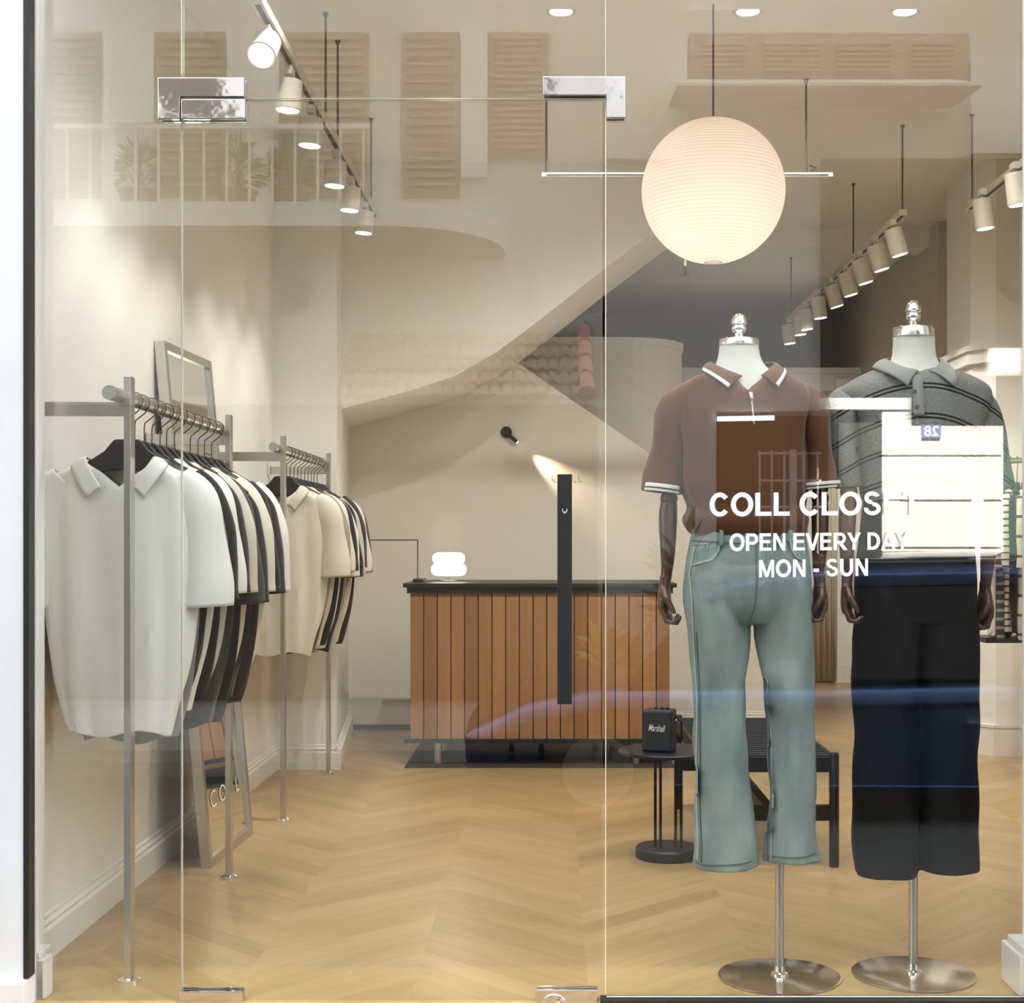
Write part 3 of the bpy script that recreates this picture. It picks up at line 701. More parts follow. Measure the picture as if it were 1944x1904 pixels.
h.l.new(h.mix(tt, (.22, .10, .038), (.46, .25, .115)), h.n['Principled BSDF'].inputs['Base Color'])
bd = MB()
for i in range(19): bd.box(xl+i*bw+.0025, xl+(i+1)*bw-.0025, CY, CY+.02, zb, zt_)
bd.build('front_boards', mBoard, t, smooth=False, bevel=.0015)
MB().box(xl+.002, xr_-.002, CY+.012, CY+.60, zb, zt_).build('carcass', mBlack, t, smooth=False)
MB().box(C(766, 0)[0], C(1284, 0)[0], CY-.03, CY+.63, C(0, 1115)[1], C(0, 1107, CY+.0)[1]).build('counter_top', mBlack, t, smooth=False, bevel=.002)
MB().box(C(773, 0)[0], C(1277, 0)[0], CY-.015, CY+.61, C(0, 1126)[1], C(0, 1115)[1]).build('top_edge', mBlack, t, smooth=False)
MB().box(C(768, 0)[0], C(1275, 0)[0], CY-.02, CY+.61, C(0, 1410)[1], C(0, 1403)[1]).build('bottom_rail', mBlack, t, smooth=False)
for px in (830, 1208):
    for yy in (CY+.06, CY+.52):
        x = C(px, 0)[0]; MB().cyl((x, yy, .0), (x, yy, C(0, 1410)[1]), .019, 20).build('leg', mSteelD, t)
for px in (970, 1027, 1130, 1165):
    x = C(px, 0)[0]; yy = CY+.18
    cs = MB().box(x-.012, x+.012, yy-.012, yy+.012, .06, .14).build('caster', mBlack, t, smooth=False)
    MB().cyl((x-.016, yy, .037), (x+.016, yy, .037), .034, 20).build('wheel', mBlack, cs)
o = MB().box(xl-.02, xr_+.02, 7.44, 8.3, .0, .006).build('floor_mat', M('dark_mat', (.05, .036, .03), .8), smooth=False); tag(o, 'flat dark brown mat on the floor under the counter', 'mat')
o = MB().box(C(779, 0)[0], C(800, 0)[0], 7.62, 7.80, C(0, 1107)[1], C(0, 1107)[1]+.018).build('card_reader', mBlack, smooth=False, bevel=.004); tag(o, 'small flat black box at the left end of the counter top', 'box')
# table lamp
q = P(852, 1106, 7.78); zc = C(0, 1107)[1]; t = thing('table_lamp', 'glowing lamp with two stacked rounded lobes on the counter', 'lamp', (q[0], 7.78, zc))
def lobe(zc_, hh, r, n=14):
    out = []
    for i in range(n+1):
        a = -math.pi/2+math.pi*i/n
        out.append((r-hh+hh*math.copysign(abs(math.cos(a))**.9, 1) if 0 < i < n else r-hh, zc_+hh*math.sin(a)))
    return out
MB().lathe(lobe(.064, .033, .094)+lobe(.122, .031, .086)+[(.001, .153)], (q[0], 7.78, zc), 40).build('lamp_shade', mBulb, t)
MB().lathe([(.045, 0), (.045, .006), (.008, .008), (.008, .034)], (q[0], 7.78, zc), 24).build('stem', mSteelD, t)
pl = bpy.data.lights.new('lamp_glow', 'POINT'); pl.energy = 3; pl.color = (1, .85, .65); pl.shadow_soft_size = .09
po = bpy.data.objects.new('lamp_glow', pl); COL.objects.link(po); po.location = (q[0], 7.6, zc+.25)
# ================================================================== side table, speaker, bench
tx, ty = .417, 5.35
t = thing('side_table', 'round black side table on four thin rods with heavy disc base', 'side table', (tx, ty, 0))
MB().lathe([(.112, 0), (.118, .004), (.118, .034), (.112, .040)], (tx, ty, 0), 48).build('base', mBlack, t, bevel=0)
MB().lathe([(.176, .377), (.18, .380), (.18, .387), (.177, .390)], (tx, ty, 0), 56).build('table_top', mBlack, t)
for dx_, dy_ in ((-.047, -.01), (-.030, -.035), (.025, -.03), (.047, -.01)):
    MB().cyl((tx+dx_, ty+dy_, .04), (tx+dx_, ty+dy_, .378), .0055, 10).build('rod', mBlack, t)
# speaker
sy0 = 5.27; k_ = F/sy0
def sp_(px, py, y=sy0): q = P(px, py, y); return q
a0 = sp_(1217, 1432); a1 = sp_(1277, 1352)
t = thing('speaker', 'small black portable speaker with white script on the side table', 'speaker', ((a0[0]+a1[0])/2, sy0+.06, .39))
mCab = M('speaker_vinyl', (.02, .02, .02), .55, bump=((300, 300, 300), .3, .001)); mGr = M('speaker_grille', (.028, .030, .028), .8, bump=((500, 500, 500), .5, .001))
zs0, zs1 = .390, .390+(a1[2]-a0[2])
yaw = math.radians(-17); ux, uy = math.cos(yaw), math.sin(yaw); W_, D_ = a1[0]-a0[0]-.002, .088
def sbox(u0, u1, d0, d1, z0, z1):
    v = [(a0[0]+.002+a*ux-d*uy, sy0+a*uy+d*ux+.02, z) for a in (u0, u1) for d in (d0, d1) for z in (z0, z1)]
    return MB().add(v, [(0,1,3,2),(4,6,7,5),(0,4,5,1),(2,3,7,6),(0,2,6,4),(1,5,7,3)])
sbox(0, W_, .004, D_, zs0, zs1).build('cabinet', mCab, t, smooth=False, bevel=.008, seg=3)
sbox(.005, W_-.005, -.001, .006, zs0+.006, zs1-.006).build('grille', mGr, t, smooth=False, bevel=.003)
v, f = text('Marshall', .062, .024, .006, shear=.45)
MB().add([(a0[0]+.002+(.026+x)*ux, sy0+(.026+x)*uy+.02-.003, zs0+.077+z-x*.05) for x, z in v], f).build('logo', mVin, t, smooth=False)
for u_ in (.045, .068, .088):
    c = (a0[0]+.002+u_*ux-.04*uy, sy0+u_*uy+.06); MB().cyl((*c, zs1-.001), (*c, zs1+.007), .007, 16).build('knob', mBlack, t)
c = (a0[0]+.004+W_*ux-.045*uy, sy0+W_*uy+.02+.045)
MB().tube([(c[0]+.003, c[1]-.008, .47+.03), (c[0]+.006, c[1], .505), (c[0]+.004, c[1]+.008, .495)], .002, 8).build('strap_loop', mSteelD, t)
MB().tube([(c[0]+.004, c[1]+.01, .51), (c[0]+.028, c[1]+.045, .49), (c[0]+.03, c[1]+.06, .42)], [.004]*3, 8).build('strap', mBlack, t)
# bench
bx0, bx1, by0, by1 = .535, .989, 5.19, 6.31
t = thing('bench', 'low black wooden bench with woven seat behind the jeans', 'bench', ((bx0+bx1)/2, (by0+by1)/2, 0))
for x in (bx0, bx1):
    for y in (by0, by1):
        MB().lathe([(.015, 0), (.0175, .006), (.0175, .396), (.014, .402)], (x, y, 0), 20).build('leg', mBlack, t)
for y in (by0, by1):
    MB().box(bx0, bx1, y-.012, y+.012, .334, .388).build('apron', mBlack, t, smooth=False, bevel=.003)
    MB().box(bx0, bx1, y-.010, y+.010, .163, .219).build('stretcher', mBlack, t, smooth=False, bevel=.003)
for x in (bx0, bx1): MB().box(x-.012, x+.012, by0, by1, .334, .388).build('side_rail', mBlack, t, smooth=False, bevel=.003)
xm = (bx0+bx1)/2; MB().box(xm-.018, xm+.018, by0, by1, .170, .212).build('stretcher', mBlack, t, smooth=False, bevel=.003)
sw = MB()
n_ = 44
for i in range(n_):
    y = by0+.015+(by1-by0-.03)*i/(n_-1); sw.box(bx0+.004, bx1-.004, y-.0105, y+.0105, .386-(i % 2)*.002, .392-(i % 2)*.002)
sw.build('woven_seat', M('woven_cord', (.018, .018, .018), .8), t, smooth=False)
# fitting room curtain at the back
cu = MB(); pts = []
x0c, x1c = P(1545, 0, 11.9)[0], P(1588, 0, 11.9)[0]; n_ = 60
r1 = [(lerp(x0c, x1c, i/n_), 11.88+.012*math.sin(i*.42)) for i in range(n_+1)]
cu.add([(x, y, .012) for x, y in r1]+[(x, y, 2.35) for x, y in r1], [(i, i+1, n_+2+i, n_+1+i) for i in range(n_)])
o = cu.build('curtain', M('tan_curtain', (.62, .54, .42), .9), mods=(('SOLIDIFY', dict(thickness=.004)),)); tag(o, 'tan floor-length curtain far back between the two mannequins', 'curtain')
# ================================================================== mannequins
mIvory = M('mannequin_ivory', (.68, .66, .59), .55, spec=.3)
mWood = M('dark_wood_gloss', (.115, .045, .024), .28, var=((20, 20, 3), (.06, .022, .012), 3), coat=.3)
def mk(Y):
    k_ = F/Y
    return (lambda p: (p-VX)/k_), (lambda p: CH+(VY-p)/k_), (lambda d: d/k_)
def hand(mb, wrist, sx, sc=1.0, curl=1.0):
    # sx: +1 when the body is towards +x. palm faces the thigh, fingers curl inwards
    wx, wy, wz = wrist
    cd_ = Vector((sx*.90, -.25, 0)).normalized(); wd = Vector((sx*.35, .90, 0)).normalized(); dn = Vector((0, 0, -1))
    def at(wi, dd, cc): return Vector(wrist)+(wd*wi+dn*dd+cd_*cc)*sc
    rings = []
    for dd, hw, ht in ((-.02, .017, .014), (.0, .018, .015), (.025, .028, .017), (.055, .036, .017), (.078, .036, .015), (.09, .030, .011)):
        rings.append([tuple(at(hw*math.cos(a), dd, ht*math.sin(a))) for a in [2*math.pi*i/16 for i in range(16)]])
    mb.loft(rings)
    for k_, (wi, ln, r) in enumerate(((-.027, .068, .0085), (-.009, .076, .009), (.010, .071, .0088), (.027, .056, .0078))):
        pts = [at(wi, .070, 0)]; ang = .25*curl; p = [.080, .0]
        for sgm, fr in enumerate((.45, .32, .25)):
            p = [p[0]+math.cos(ang)*ln*fr, p[1]+math.sin(ang)*ln*fr]; pts.append(at(wi*1.02, p[0], p[1])); ang += (.62+.05*k_)*curl
        mb.tube(pts, [r*sc, r*sc, r*.92*sc, r*.7*sc], 10)
    mb.tube([at(-.022, .018, .006), at(-.040, .042, .016), at(-.040, .066, .030), at(-.030, .084, .038)], [.012*sc, .0105*sc, .0092*sc, .0065*sc], 10)
def mannequin(label, Y, cx, pole_px, disc_py, cap_py, cap_h, knob_py, neck_hw, arms, torso, who):
    X_, Z_, L_ = mk(Y)
    t = thing('mannequin', label, 'mannequin', (X_(pole_px), Y, 0))
    px0 = X_(pole_px)
    MB().lathe([(.150, 0), (.161, .002), (.161, .005), (.156, .0065), (.0, .0068)], (px0, Y, 0), 72).build('base_plate', mBaseP, t)
    MB().lathe([(.022, .006), (.022, .012), (.015, .016), (.013, .03)], (px0, Y, 0), 28).build('pole_collar', mChrome, t)
    MB().cyl((px0, Y, .008), (px0, Y, .62), .0118, 24).build('pole', mSteelD, t)
    MB().loft([[(X_(c)+L_(hw)*math.cos(a), Y+d*math.sin(a), Z_(py)) for a in [2*math.pi*i/40 for i in range(40)]] for py, c, hw, d in spl(torso, 30)]).build('torso', mIvory, t)
    x = X_(cx); r = L_(neck_hw)
    MB().lathe([(r*.97, Z_(cap_py+cap_h)), (r*1.02, Z_(cap_py+cap_h)+.002), (r*1.02, Z_(cap_py)-.003), (r*.98, Z_(cap_py)), (0.001, Z_(cap_py)+.0005)], (x, Y, 0), 48).build('neck_cap', mChrome, t)
    hgt = cap_py-knob_py; s_ = lambda f_: Z_(cap_py)+L_(hgt)*f_
    MB().lathe([(.017, s_(0)), (.011, s_(.06)), (.011, s_(.22)), (.0165, s_(.28)), (.019, s_(.38)), (.0195, s_(.46)), (.0155, s_(.54)), (.0205, s_(.60)), (.0205, s_(.66)), (.019, s_(.78)), (.0135, s_(.92)), (.006, s_(.985)), (.001, s_(1))], (x, Y, 0), 32).build('finial', mChrome, t)
    for sx, rows, wr_px, ysh in arms:
        rows3 = [(X_(a), Y+ysh, Z_(b_), L_(c), L_(c)*.95) for a, b_, c in rows]
        mb = MB(); mb.flat(rows3, 0, n=20, levels=26)
        q = rows3[-1]; hand(mb, (q[0], q[1], q[2]), sx, .92, 1.65)
        mb.build('forearm_and_hand', mWood, t, mods=(('REMESH', dict(mode='VOXEL', voxel_size=.0028, use_smooth_shade=True)), ('SMOOTH', dict(factor=.5, iterations=3))))
        a, b_, c = rows[0]
        MB().lathe([(.001, -.024), (.014, -.019), (.022, -.008), (.0235, 0), (.022, .008), (.014, .019), (.001, .024)], (X_(a), Y+ysh, Z_(b_-6)), 24).build('elbow_ball', mWood, t)
        MB().cyl((X_(a+(4 if sx > 0 else -4)), Y+ysh, Z_(b_-90)), (X_(a), Y+ysh, Z_(b_-18)), .021, 20).build('upper_arm', mWood, t)
    return t
Y1, Y2 = 3.88, 3.90
mannequin('headless ivory mannequin on steel pole wearing the brown polo and jeans', Y1, 1403, 1480, 1855, 644, 13, 595, 37,
    [(1, [(1271, 952, 16), (1269, 985, 18), (1269, 1040, 15), (1267, 1085, 11), (1263, 1108, 11)], 0, .02), (-1, [(1557, 952, 15), (1557, 985, 17), (1556, 1040, 15), (1554, 1085, 11), (1556, 1104, 11)], 0, .0)],
    [(656, 1403, 37, .047), (672, 1403, 39, .05), (688, 1404, 44, .055), (704, 1407, 56, .062), (724, 1410, 86, .072), (750, 1412, 115, .085), (800, 1412, 112, .095), (900, 1413, 100, .092), (1000, 1414, 92, .085)], 1)
mannequin('headless ivory mannequin wearing the striped grey polo and black trousers', Y2, 1734, 1734, 1850, 622, 19, 570, 38,
    [(1, [(1607, 940, 15), (1604, 985, 17), (1603, 1040, 14), (1604, 1085, 11), (1603, 1104, 11)], 0, -.03), (-1, [(1884, 960, 15), (1880, 1000, 17), (1876, 1055, 15), (1872, 1100, 11), (1870, 1118, 11)], 0, .0)],
    [(641, 1735, 39, .048), (665, 1735, 40, .05), (684, 1735, 44, .055), (700, 1736, 58, .062), (722, 1736, 96, .074), (750, 1736, 122, .086), (800, 1737, 112, .095), (900, 1740, 98, .09), (990, 1740, 92, .085)], 2)
# ---------------- worn polos
mPolo1 = knit('rust_brown_knit', (.122, .048, .021), sc=(330, 330, 130), st=1.0)
mTip = knit('white_rib', (.82, .79, .74), sc=(300, 300, 50))
mTipD = knit('dark_rib', (.06, .03, .02))
mGreyK = M('grey_boucle', (.24, .235, .22), .95, bump=((160, 160, 130), 1.0, .004), spec=.1)
h = NT(mGreyK); tc = h.n.new('ShaderNodeTexCoord'); sp = h.n.new('ShaderNodeSeparateXYZ'); h.l.new(tc.outputs['Object'], sp.inputs[0])
xq = h.m('ADD', sp.outputs[0], 0.0); zz = h.m('ADD', sp.outputs[2], h.m('MULTIPLY', h.m('MULTIPLY', xq, xq), 1.6))
ph = h.m('FRACT', h.m('DIVIDE', h.m('ADD', zz, 10.0), .079))
l1 = h.m('LESS_THAN', ph, .07); l2 = h.m('MULTIPLY', h.m('GREATER_THAN', ph, .13), h.m('LESS_THAN', ph, .20)); ln = h.m('MAXIMUM', l1, l2)
nz = h.n.new('ShaderNodeTexNoise'); nz.inputs['Scale'].default_value = 240; h.l.new(tc.outputs['Object'], nz.inputs[0])
base = h.mix(nz.outputs['Fac'], (.13, .127, .118), (.31, .30, .28)); h.l.new(h.mix(ln, base, (.015, .014, .012)), h.n['Principled BSDF'].inputs['Base Color'])
mGreyP = knit('grey_plain_knit', (.27, .265, .25), sc=(220, 220, 60))
def worn_polo(name, label, Y, rows, sleeves, mat, cx, ctop, cbot, leaf_mat, cuffs, wr, seed):
    X_, Z_, L_ = mk(Y); zt_ = Z_(rows[0][0]); zb = Z_(rows[-1][0])
    t = thing(name, label, 'shirt', (X_(cx), Y, (zt_+zb)/2))
    R_ = body([(Z_(r[0]), X_(r[1]), L_(r[2]), r[3], r[4], 0) for r in rows], Y, wr=wr, seed=seed, ex=2.25, vfreq=2.2, levels=80)
    mb = MB().loft(R_, False, False); bv = mb.bvh()
    mb.build('body', mat, t, mods=(('SOLIDIFY', dict(thickness=.003)),))
    for sl in sleeves:
        rr = [(X_(a), Y, Z_(b_), L_(c), d) for a, b_, c, d in sl]
        MB().flat(rr, 0, n=32, levels=40, wr=wr, seed=seed+2, cap=False).build('sleeve', mat, t, mods=(('SOLIDIFY', dict(thickness=.003)),))
        if cuffs:
            a, b_ = rr[-2], rr[-1]
            def pt(u, g): return tuple(lerp(a[k], b_[k], u)+(g if k > 2 else 0) for k in range(5))
            MB().flat([pt(.74, .0015), pt(.87, .002), pt(1.0, .002)], 0, n=32, levels=6, cap=False).build('cuff', mTip, t, mods=(('SOLIDIFY', dict(thickness=.003)),))
            MB().flat([pt(.86, .0062), pt(.91, .0062)], 0, n=32, levels=2, cap=False).build('cuff_stripe', mTipD, t)
    Yf = Y-.075; Xf, Zf, Lf = mk(Yf)
    cv = lambda q: [(X_(a), Y+b, Z_(c)) for a, b, c in q]
    v, f = neck_collar(cv(ctop), cv(cbot)); co = MB().add(v, f).build('collar', leaf_mat, t, mods=(('SOLIDIFY', dict(thickness=.004)),))
    if cuffs:     # white tipping along both outer edges
        m_ = 49
        for rng in (range(1, 13), range(36, 48)):
            i0, i1 = rng[0], rng[-1]; vv = []
            for i in range(i0, i1+1):
                a, b = Vector(v[5*m_+i]), Vector(v[6*m_+i]); a = a.lerp(b, .12)
                vv += [tuple(a+Vector((0, -.0045, .002))), tuple(b+Vector((0, -.0045, .001)))]
            k_ = i1-i0+1
            MB().add(vv, [(2*i, 2*i+1, 2*i+3, 2*i+2) for i in range(k_-1)]).build('collar_tipping', mTip, co, mods=(('SOLIDIFY', dict(thickness=.002)),))
    return t, bv
def strip(bv, pts, wpx, Yf, off_, mat, name, par, th=.0012):
    # narrow band laid on a garment along photo-measured points
    Xf, Zf, Lf = mk(Yf); v = []; f = []; w_ = Lf(wpx)/2
    P_ = [(Xf(a), Zf(b_)) for a, b_ in pts]; D_ = []
    for k in range(len(P_)-1):
        n_ = max(2, int(math.dist(P_[k], P_[k+1])/.008))
        for i in range(n_): D_.append((lerp(P_[k][0], P_[k+1][0], i/n_), lerp(P_[k][1], P_[k+1][1], i/n_)))
    D_.append(P_[-1])
    for k, p in enumerate(D_):
        a, b_ = D_[max(k-1, 0)], D_[min(k+1, len(D_)-1)]; dx_, dz_ = b_[0]-a[0], b_[1]-a[1]; L = math.hypot(dx_, dz_) or 1
        for sg in (-1, 1):
            x, z = p[0]-dz_/L*w_*sg, p[1]+dx_/L*w_*sg
            hit = bv.ray_cast(Vector((x, Yf-1, z)), Vector((0, 1, 0)))
            y = hit[0].y if hit[0] is not None else bv.find_nearest(Vector((x, Yf, z)))[0].y
            v.append((x, y-off_, z))
    f = [(2*k, 2*k+1, 2*k+3, 2*k+2) for k in range(len(D_)-1)]
    return MB().add(v, f).build(name, mat, par, mods=(('SOLIDIFY', dict(thickness=th)),))
t1, bv1 = worn_polo('zip_polo', 'rust brown zip-neck polo with white tipped collar and cuffs on the mannequin', Y1,
    [(697, 1412, 50, .060, .058), (707, 1412, 72, .074, .056), (720, 1412, 100, .088, .042), (738, 1412, 129, .099, .022), (762, 1411, 139, .107, .006), (800, 1411, 128, .113, 0), (850, 1412, 119, .114, 0), (920, 1413, 117, .112, 0), (962, 1416, 107, .108, 0), (986, 1414, 114, .112, 0), (1003, 1416, 109, .107, 0), (1013, 1420, 104, .102, 0)],
    [[(1308, 754, 18, .045), (1286, 772, 27, .058), (1274, 820, 30, .062), (1265, 880, 31, .062), (1258, 935, 33, .060)], [(1516, 754, 18, .045), (1537, 772, 27, .058), (1544, 820, 31, .062), (1551, 880, 36, .062), (1555, 928, 39, .060)]],
    mPolo1, 1412, [(1402, -.080, 719), (1373, -.064, 706), (1351, -.020, 690), (1358, .030, 684), (1411, .060, 681), (1460, .030, 684), (1467, -.020, 690), (1454, -.064, 705), (1437, -.080, 718)],
    [(1375, -.116, 748), (1351, -.104, 728), (1331, -.035, 707), (1340, .050, 699), (1411, .090, 697), (1480, .050, 699), (1487, -.035, 708), (1476, -.100, 727), (1463, -.116, 746)], mPolo1, True, .020, 3)
mZip = M('silver_zip', (.75, .73, .68), .3, .8)
strip(bv1, [(1402, 719), (1412, 728), (1423, 747)], 3, Y1-.09, .003, mTipD, 'placket_edge', t1); strip(bv1, [(1437, 718), (1430, 731), (1424, 747)], 3, Y1-.09, .003, mTipD, 'placket_edge', t1)
zp = strip(bv1, [(1424, 748), (1427, 775), (1430, 806)], 3.2, Y1-.10, .003, mZip, 'zip', t1)
strip(bv1, [(1424, 746), (1426, 762)], 5.5, Y1-.10, .006, mZip, 'zip_pull', zp, .003)
t2, bv2 = worn_polo('striped_polo', 'grey textured polo with thin double black stripes on the right mannequin', Y2,
    [(698, 1735, 52, .062, .018), (706, 1735, 76, .076, .016), (720, 1735, 110, .090, .010), (740, 1735, 141, .101, .004), (768, 1736, 143, .109, 0), (800, 1737, 127, .114, 0), (850, 1739, 116, .114, 0), (900, 1741, 108, .110, 0), (938, 1742, 104, .104, 0), (952, 1742, 98, .098, 0)],
    [[(1632, 754, 18, .045), (1609, 774, 29, .058), (1602, 825, 29, .062), (1604, 880, 24, .058), (1607, 926, 18, .052)], [(1842, 754, 18, .045), (1865, 774, 28, .058), (1876, 825, 30, .062), (1886, 880, 29, .060), (1892, 930, 28, .056)]],
    mGreyK, 1735, [(1729, -.082, 709), (1704, -.068, 702), (1686, -.020, 686), (1690, .030, 677), (1735, .062, 673), (1775, .030, 675), (1781, -.020, 683), (1766, -.068, 701), (1749, -.082, 709)],
    [(1704, -.118, 741), (1680, -.106, 722), (1656, -.035, 702), (1668, .050, 692), (1735, .092, 690), (1798, .050, 691), (1806, -.035, 706), (1798, -.100, 724), (1788, -.118, 741)], mGreyP, False, .018, 8)
pk = strip(bv2, [(1741, 712), (1741, 790)], 20, Y2-.10, .005, mGreyP, 'placket', t2, .003)
X_, Z_, L_ = mk(Y2-.115)
for a, b_ in ((1737, 743), (1740, 773)):
    hit = bv2.ray_cast(Vector((X_(a), 0, Z_(b_))), Vector((0, 1, 0)))[0]
    MB().cyl((hit.x, hit.y-.010, hit.z), (hit.x, hit.y-.004, hit.z), .0055, 16).build('button', M('grey_button', (.10, .09, .08), .35), pk)
# ---------------- jeans and trousers
def pants(name, label, cat, Y, hips, legs, mat, cx, wr, seed, ex=2.2):
    X_, Z_, L_ = mk(Y); t = thing(name, label, cat, (X_(cx), Y, Z_((hips[0][0]+legs[0][-1][1])/2)))
    mb = MB(); mb.loft(body([(Z_(r[0]), X_(r[1]), L_(r[2]), r[3], 0, 0) for r in hips], Y, wr=wr*.6, seed=seed, ex=ex, levels=30))
    for lg in legs: mb.flat([(X_(a), Y+(e if e else 0), Z_(b_), L_(c), d) for a, b_, c, d, e in lg], 0, n=40, levels=60, wr=wr, seed=seed)
    bv = mb.bvh(); o = mb.build('fabric', mat, t, mods=(('REMESH', dict(mode='VOXEL', voxel_size=.0045, use_smooth_shade=True)), ('SMOOTH', dict(factor=.5, iterations=4))))
    return t, bv
mDenim = M('washed_denim', (.205, .262, .255), .85, bump=((500, 500, 90), .5, .0012), spec=.15, var=((14, 14, 4.5), (.30, .36, .335), 8))
mSeam = M('pale_stitch', (.42, .48, .44), .8); mSeamD = M('dark_seam', (.09, .13, .14), .85)
tj, bj = pants('jeans', 'light washed teal-blue straight jeans worn by the mannequin', 'trousers', Y1,
    [(1000, 1420, 104, .098), (1030, 1419, 110, .104), (1070, 1418, 117, .110), (1110, 1418, 120, .112), (1150, 1420, 120, .100), (1182, 1423, 100, .070)],
    [[(1362, 1070, 55, .090, 0), (1362, 1130, 62, .096, 0), (1364, 1190, 60, .092, 0), (1364, 1300, 52, .078, 0), (1366, 1400, 53, .072, 0), (1369, 1500, 56, .074, 0), (1373, 1600, 58, .078, 0), (1374, 1644, 59, .079, 0)],
     [(1476, 1070, 52, .090, 0), (1480, 1130, 58, .096, 0), (1485, 1190, 56, .090, 0), (1496, 1300, 47, .076, 0), (1500, 1400, 43, .070, 0), (1503, 1500, 45, .072, 0), (1503, 1600, 51, .076, 0), (1503, 1632, 53, .077, 0)]], mDenim, 1420, .018, 4)
YJ = Y1-.075
strip(bj, [(1320, 1040), (1311, 1090), (1318, 1200), (1325, 1320), (1326, 1450), (1327, 1640)], 2.2, YJ, .003, mSeam, 'side_seam', tj)
strip(bj, [(1323, 1200), (1330, 1320), (1331, 1450), (1332, 1640)], 1.6, YJ, .003, mSeamD, 'side_seam', tj)
strip(bj, [(1455, 1290), (1464, 1400), (1466, 1500), (1461, 1640)], 2.0, YJ, .003, mSeamD, 'inner_seam', tj)
strip(bj, [(1459, 1290), (1469, 1400), (1471, 1500), (1467, 1640)], 1.6, YJ, .003, mSeam, 'inner_seam', tj)
for a, b_, pyy in ((1322, 1430, 1640), (1457, 1554, 1627)):
    strip(bj, [(a, pyy+4), ((a+b_)/2, pyy+1), (b_, pyy-3)], 2.0, YJ, .003, mSeamD, 'hem_stitch', tj)
strip(bj, [(1330, 1068), (1352, 1063), (1364, 1045), (1368, 1022)], 2.4, YJ-.02, .004, mSeam, 'pocket_edge', tj)
strip(bj, [(1313, 1075), (1335, 1068)], 2.4, YJ-.02, .004, mSeam, 'pocket_edge', tj)
strip(bj, [(1318, 1034), (1345, 1032), (1343, 1046)], 1.6, YJ-.02, .004, mSeam, 'coin_pocket', tj)
strip(bj, [(1500, 1024), (1504, 1046), (1516, 1060), (1530, 1066)], 2.4, YJ-.02, .004, mSeam, 'pocket_edge', tj)
strip(bj, [(1316, 1026), (1420, 1032), (1527, 1026)], 2, YJ-.02, .004, mSeamD, 'waistband_seam', tj)
strip(bj, [(1434, 1030), (1435, 1100), (1432, 1150), (1424, 1182)], 1.8, YJ-.02, .003, mSeamD, 'fly_seam', tj)
strip(bj, [(1456, 1032), (1457, 1085), (1448, 1105), (1436, 1118)], 1.6, YJ-.02, .003, mSeam, 'fly_stitch', tj)
for px in (1370, 1482): strip(bj, [(px, 1006), (px-1, 1036)], 7, YJ-.02, .006, mDenim, 'belt_loop', tj, .003)
mTr = M('black_trousers', (.007, .0065, .006), .8, spec=.15, bump=((200, 200, 60), .3, .001))
tt_, bt = pants('trousers', 'black wide straight trousers worn by the right mannequin', 'trousers', Y2,
    [(925, 1740, 94, .095), (950, 1740, 98, .098), (1000, 1739, 104, .106), (1060, 1738, 111, .112), (1110, 1738, 115, .112), (1180, 1738, 114, .095)],
    [[(1686, 1070, 58, .09, 0), (1683, 1150, 61, .096, 0), (1681, 1300, 62, .09, 0), (1681, 1450, 61, .088, 0), (1682, 1600, 61, .088, 0), (1682, 1658, 61, .088, -.004)],
     [(1792, 1070, 58, .09, 0), (1796, 1150, 58, .096, 0), (1798, 1300, 57.5, .09, 0), (1798, 1450, 57, .088, 0), (1798, 1600, 56, .088, 0), (1798, 1650, 55.5, .088, 0)]], mTr, 1738, .014, 12, 2.1)
strip(bt, [(1640, 1040), (1690, 1046), (1742, 1048), (1830, 1040)], 2, Y2-.10, .003, M('trouser_seam', (.03, .028, .026), .7), 'waistband_seam', tt_)
# ================================================================== the street in front of the shop (seen in the glass)
FD = 10.5; YS = 2*GY-FD; ZG = -.45
def Q(px, py, D=FD): return ((px-VX)/F*D, 2*GY-D, CH+(VY-py)/F*D)
def qb(mb, px0, px1, py0, py1, D, dep):     # block on the far side whose face is D away by way of the glass
    a, b_ = Q(px0, py1, D), Q(px1, py0, D); return mb.box(a[0], b_[0], a[1]-dep, a[1], a[2], b_[2])
mFac = M('street_plaster', (.74, .72, .68), .85, var=((.8, .8, .5), (.64, .62, .58), 5)); mPale = M('pale_plaster', (.80, .79, .74), .8)
mSh = M('brown_shutter', (.34, .28, .22), .7); mAsph = M('asphalt', (.08, .08, .08), .9, var=((3, 3, 3), (.06, .06, .06), 6))
mTile = M('terracotta_tile', (.50, .40, .33), .7, var=((6, 20, 6), (.30, .24, .20), 3)); mDoor = M('dark_interior', (.018, .015, .012), .7)
S_(MB().box(-16, 16, -3.14, 3.62, ZG-.1, ZG), 'street_ground', mAsph)
S_(MB().box(-3.2, 3.2, 3.30, 3.60, ZG, -.08), 'step', M('step_stone', (.13, .115, .115), .8))
S_(MB().box(-16, 16, -3.9, -2.60, ZG, ZG+.10), 'pavement', M('pavement_stone', (.32, .31, .29), .85))
